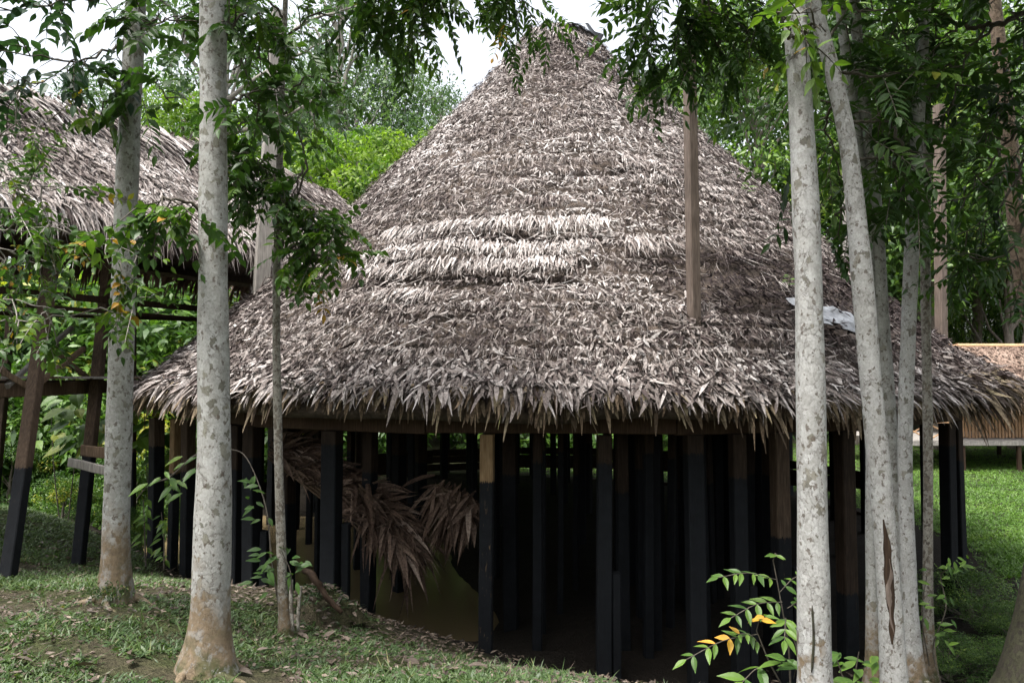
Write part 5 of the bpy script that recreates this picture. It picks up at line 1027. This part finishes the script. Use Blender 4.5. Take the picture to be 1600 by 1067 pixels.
# ---- grass, weeds, leaf litter
def blades(x, y, L, w, t, mb, per=6, spread=.04, lean=.7, prof=DIA):
    n = len(x) * per; x = np.repeat(x, per) + rng.normal(0, spread, n); y = np.repeat(y, per) + rng.normal(0, spread, n); z = gz(x, y) - .005
    a = rng.uniform(0, 2 * math.pi, n); d = np.stack([np.cos(a) * lean, np.sin(a) * lean, rng.uniform(.4, 1.1, n)], -1)
    strips(mb, np.stack([x, y, z], -1), d, unit(np.array([0, -.2, 1]) + .4 * rng.normal(size=(n, 3))), rng.uniform(.6, 1.4, n) * L, rng.uniform(.7, 1.3, n) * w, prof, np.clip(np.repeat(t, per) + rng.normal(0, .1, n), 0, 1), droop=rng.uniform(.1, .6, n))
mb = MB(); n = 26000; y = 3.2 + 9.5 * rng.random(n) ** 1.3; x = rng.uniform(-.80, .22, n) * y * 1.02; z = gz(x, y); dens = fbm(x * 1.1, y * 1.1, 201); fine_ = fbm(x * 5, y * 5, 203)
far_bare = np.clip((y - 6.6) / 1.6, 0, 1) * .22
k = (z > .72) & (dens * .6 + fine_ * .4 > .44 + far_bare) & (x < 1.2 - (y - 5) * .35); x, y = x[k], y[k]
blades(x, y, .062, .0105, .25 + .6 * fbm(x * 1.7, y * 1.7, 207), mb, per=6)
k = rng.random(len(x)) < .10; blades(x[k], y[k], .075, .026, .35 + .5 * rng.random(k.sum()), mb, per=5, spread=.03, lean=1.0, prof=LEAF)
k = rng.random(len(x)) < .02; blades(x[k], y[k], .16, .009, .45 + .4 * rng.random(k.sum()), mb, per=7, spread=.02, lean=.5)
mb.build('grass', G_GRASS, kind='stuff')
mb = MB(); n = 20000; y = rng.uniform(8.2, 19, n); x = rng.uniform(-.86, -.40, n) * y; z = gz(x, y); k = (z > .5) & (fbm(x * .8, y * .8, 211) * .6 + .4 * fbm(x * 4, y * 4, 213) > .45); blades(x[k], y[k], .085, .014, np.full(k.sum(), .7), mb, per=5, spread=.07); mb.build('bank_grass', G_GRASS, kind='stuff')
mb = MB(); n = 60000; y = 12.4 + 21 * rng.random(n) ** 1.4; x = rng.uniform(.0, .82, n) * y; z = gz(x, y); k = (z > .2) & (np.hypot(x - CX, y - CY) > 8.0) & (x > 0); x, y = x[k], y[k]
blades(x, y, .105, .017, .1 + .5 * fbm(x * .6, y * .6, 221) + .5 * (fbm(x * 3, y * 3, 223) - .4), mb, per=4, spread=.09); mb.build('lawn_grass', G_LAWN, kind='stuff')
mb = MB(); n = 9000; y = rng.uniform(5.2, 13.5, n); x = rng.uniform(.36, .86, n) * y; z = gz(x, y); k = (z > .12) & (np.hypot(x - CX, y - CY) > 8.3) & (fbm(x * 1.3, y * 1.3, 241) > .5); x, y = x[k], y[k]
blades(x, y, .10, .02, .2 + .4 * fbm(x * 2, y * 2, 243), mb, per=5, spread=.08, prof=LEAF); mb.build('gully_weeds', G_DARK, kind='stuff')
def litter(mb, x, y, L, w):
    n = len(x); z = gz(x, y) + rng.uniform(.008, .03, n); a = rng.uniform(0, 6.28, n)
    strips(mb, np.stack([x, y, z], -1), np.stack([np.cos(a), np.sin(a), rng.normal(0, .15, n)], -1), unit(np.array([0, 0, 1]) + .35 * rng.normal(size=(n, 3))), L * rng.uniform(.6, 1.4, n), w * rng.uniform(.7, 1.3, n), LEAF, rng.random(n), bend=rng.normal(.05, .15, n), fold=.2)
mb = MB(); n = 9500; y = 3.4 + 7.5 * rng.random(n) ** 1.2; x = rng.uniform(-.80, .25, n) * y; k = (gz(x, y) > .5) & (fbm(x * 1.5, y * 1.5, 231) > .33); litter(mb, x[k], y[k], .05, .022); k = k & (rng.random(n) < .1); litter(mb, x[k], y[k], .16, .008); 
n = 1900; a = rng.uniform(-1.2, -.12, n); R_ = rng.uniform(7.2, 9.6, n); x, y = CX + R_ * np.sin(a), CY - R_ * np.cos(a); k = gz(x, y) > .08; litter(mb, x[k], y[k], .07, .03)
n = 1500; y = rng.uniform(4.6, 9.5, n); x = rng.uniform(.3, .85, n) * y; litter(mb, x, y, .07, .03)
mb.build('leaf_litter', DEAD, kind='stuff')
DL = []
for k in range(4):
    q = MB(); strips(q, [[0, 0, 0]], [[1, 0, 0]], [[0, 0, 1]], [1.0], [.45], LEAF, .3 + .2 * k, bend=.12 * (k - 1), fold=.25); DL.append(q.mesh('fallen_leaf', DEAD))
spots = [(575, 1058), (655, 1040), (560, 1062), (700, 1050), (365, 1052), (340, 1048), (480, 1000), (505, 998), (465, 995), (445, 990), (545, 1005), (250, 960), (235, 955), (205, 1020), (210, 1035), (60, 990), (20, 1035), (120, 1045), (400, 1020), (610, 1012), (640, 1005), (730, 1045), (520, 1035), (90, 860), (70, 870), (60, 850)]
for k, (px, py) in enumerate(spots):
    s0 = 3.0
    for d in np.arange(3.5, 16, .05):
        p = P(px, py, d)
        if p[2] <= gz1(p[0], p[1]) + .01: break
    a = random.uniform(0, 6.28); o = bpy.data.objects.new('fallen_leaf', DL[k % 4]); COL.objects.link(o)
    o.matrix_world = matrix((p[0], p[1], p[2] + .025), (math.cos(a), math.sin(a), .05), (random.gauss(0, .25), random.gauss(0, .25), 1), random.uniform(.09, .17)); tag(o, 'curled brown fallen leaf lying on the grass of the near bank', 'leaf', 'brown fallen leaves on the near bank')
for o in list(bpy.data.objects):
    if '_top' in o: del o['_top']
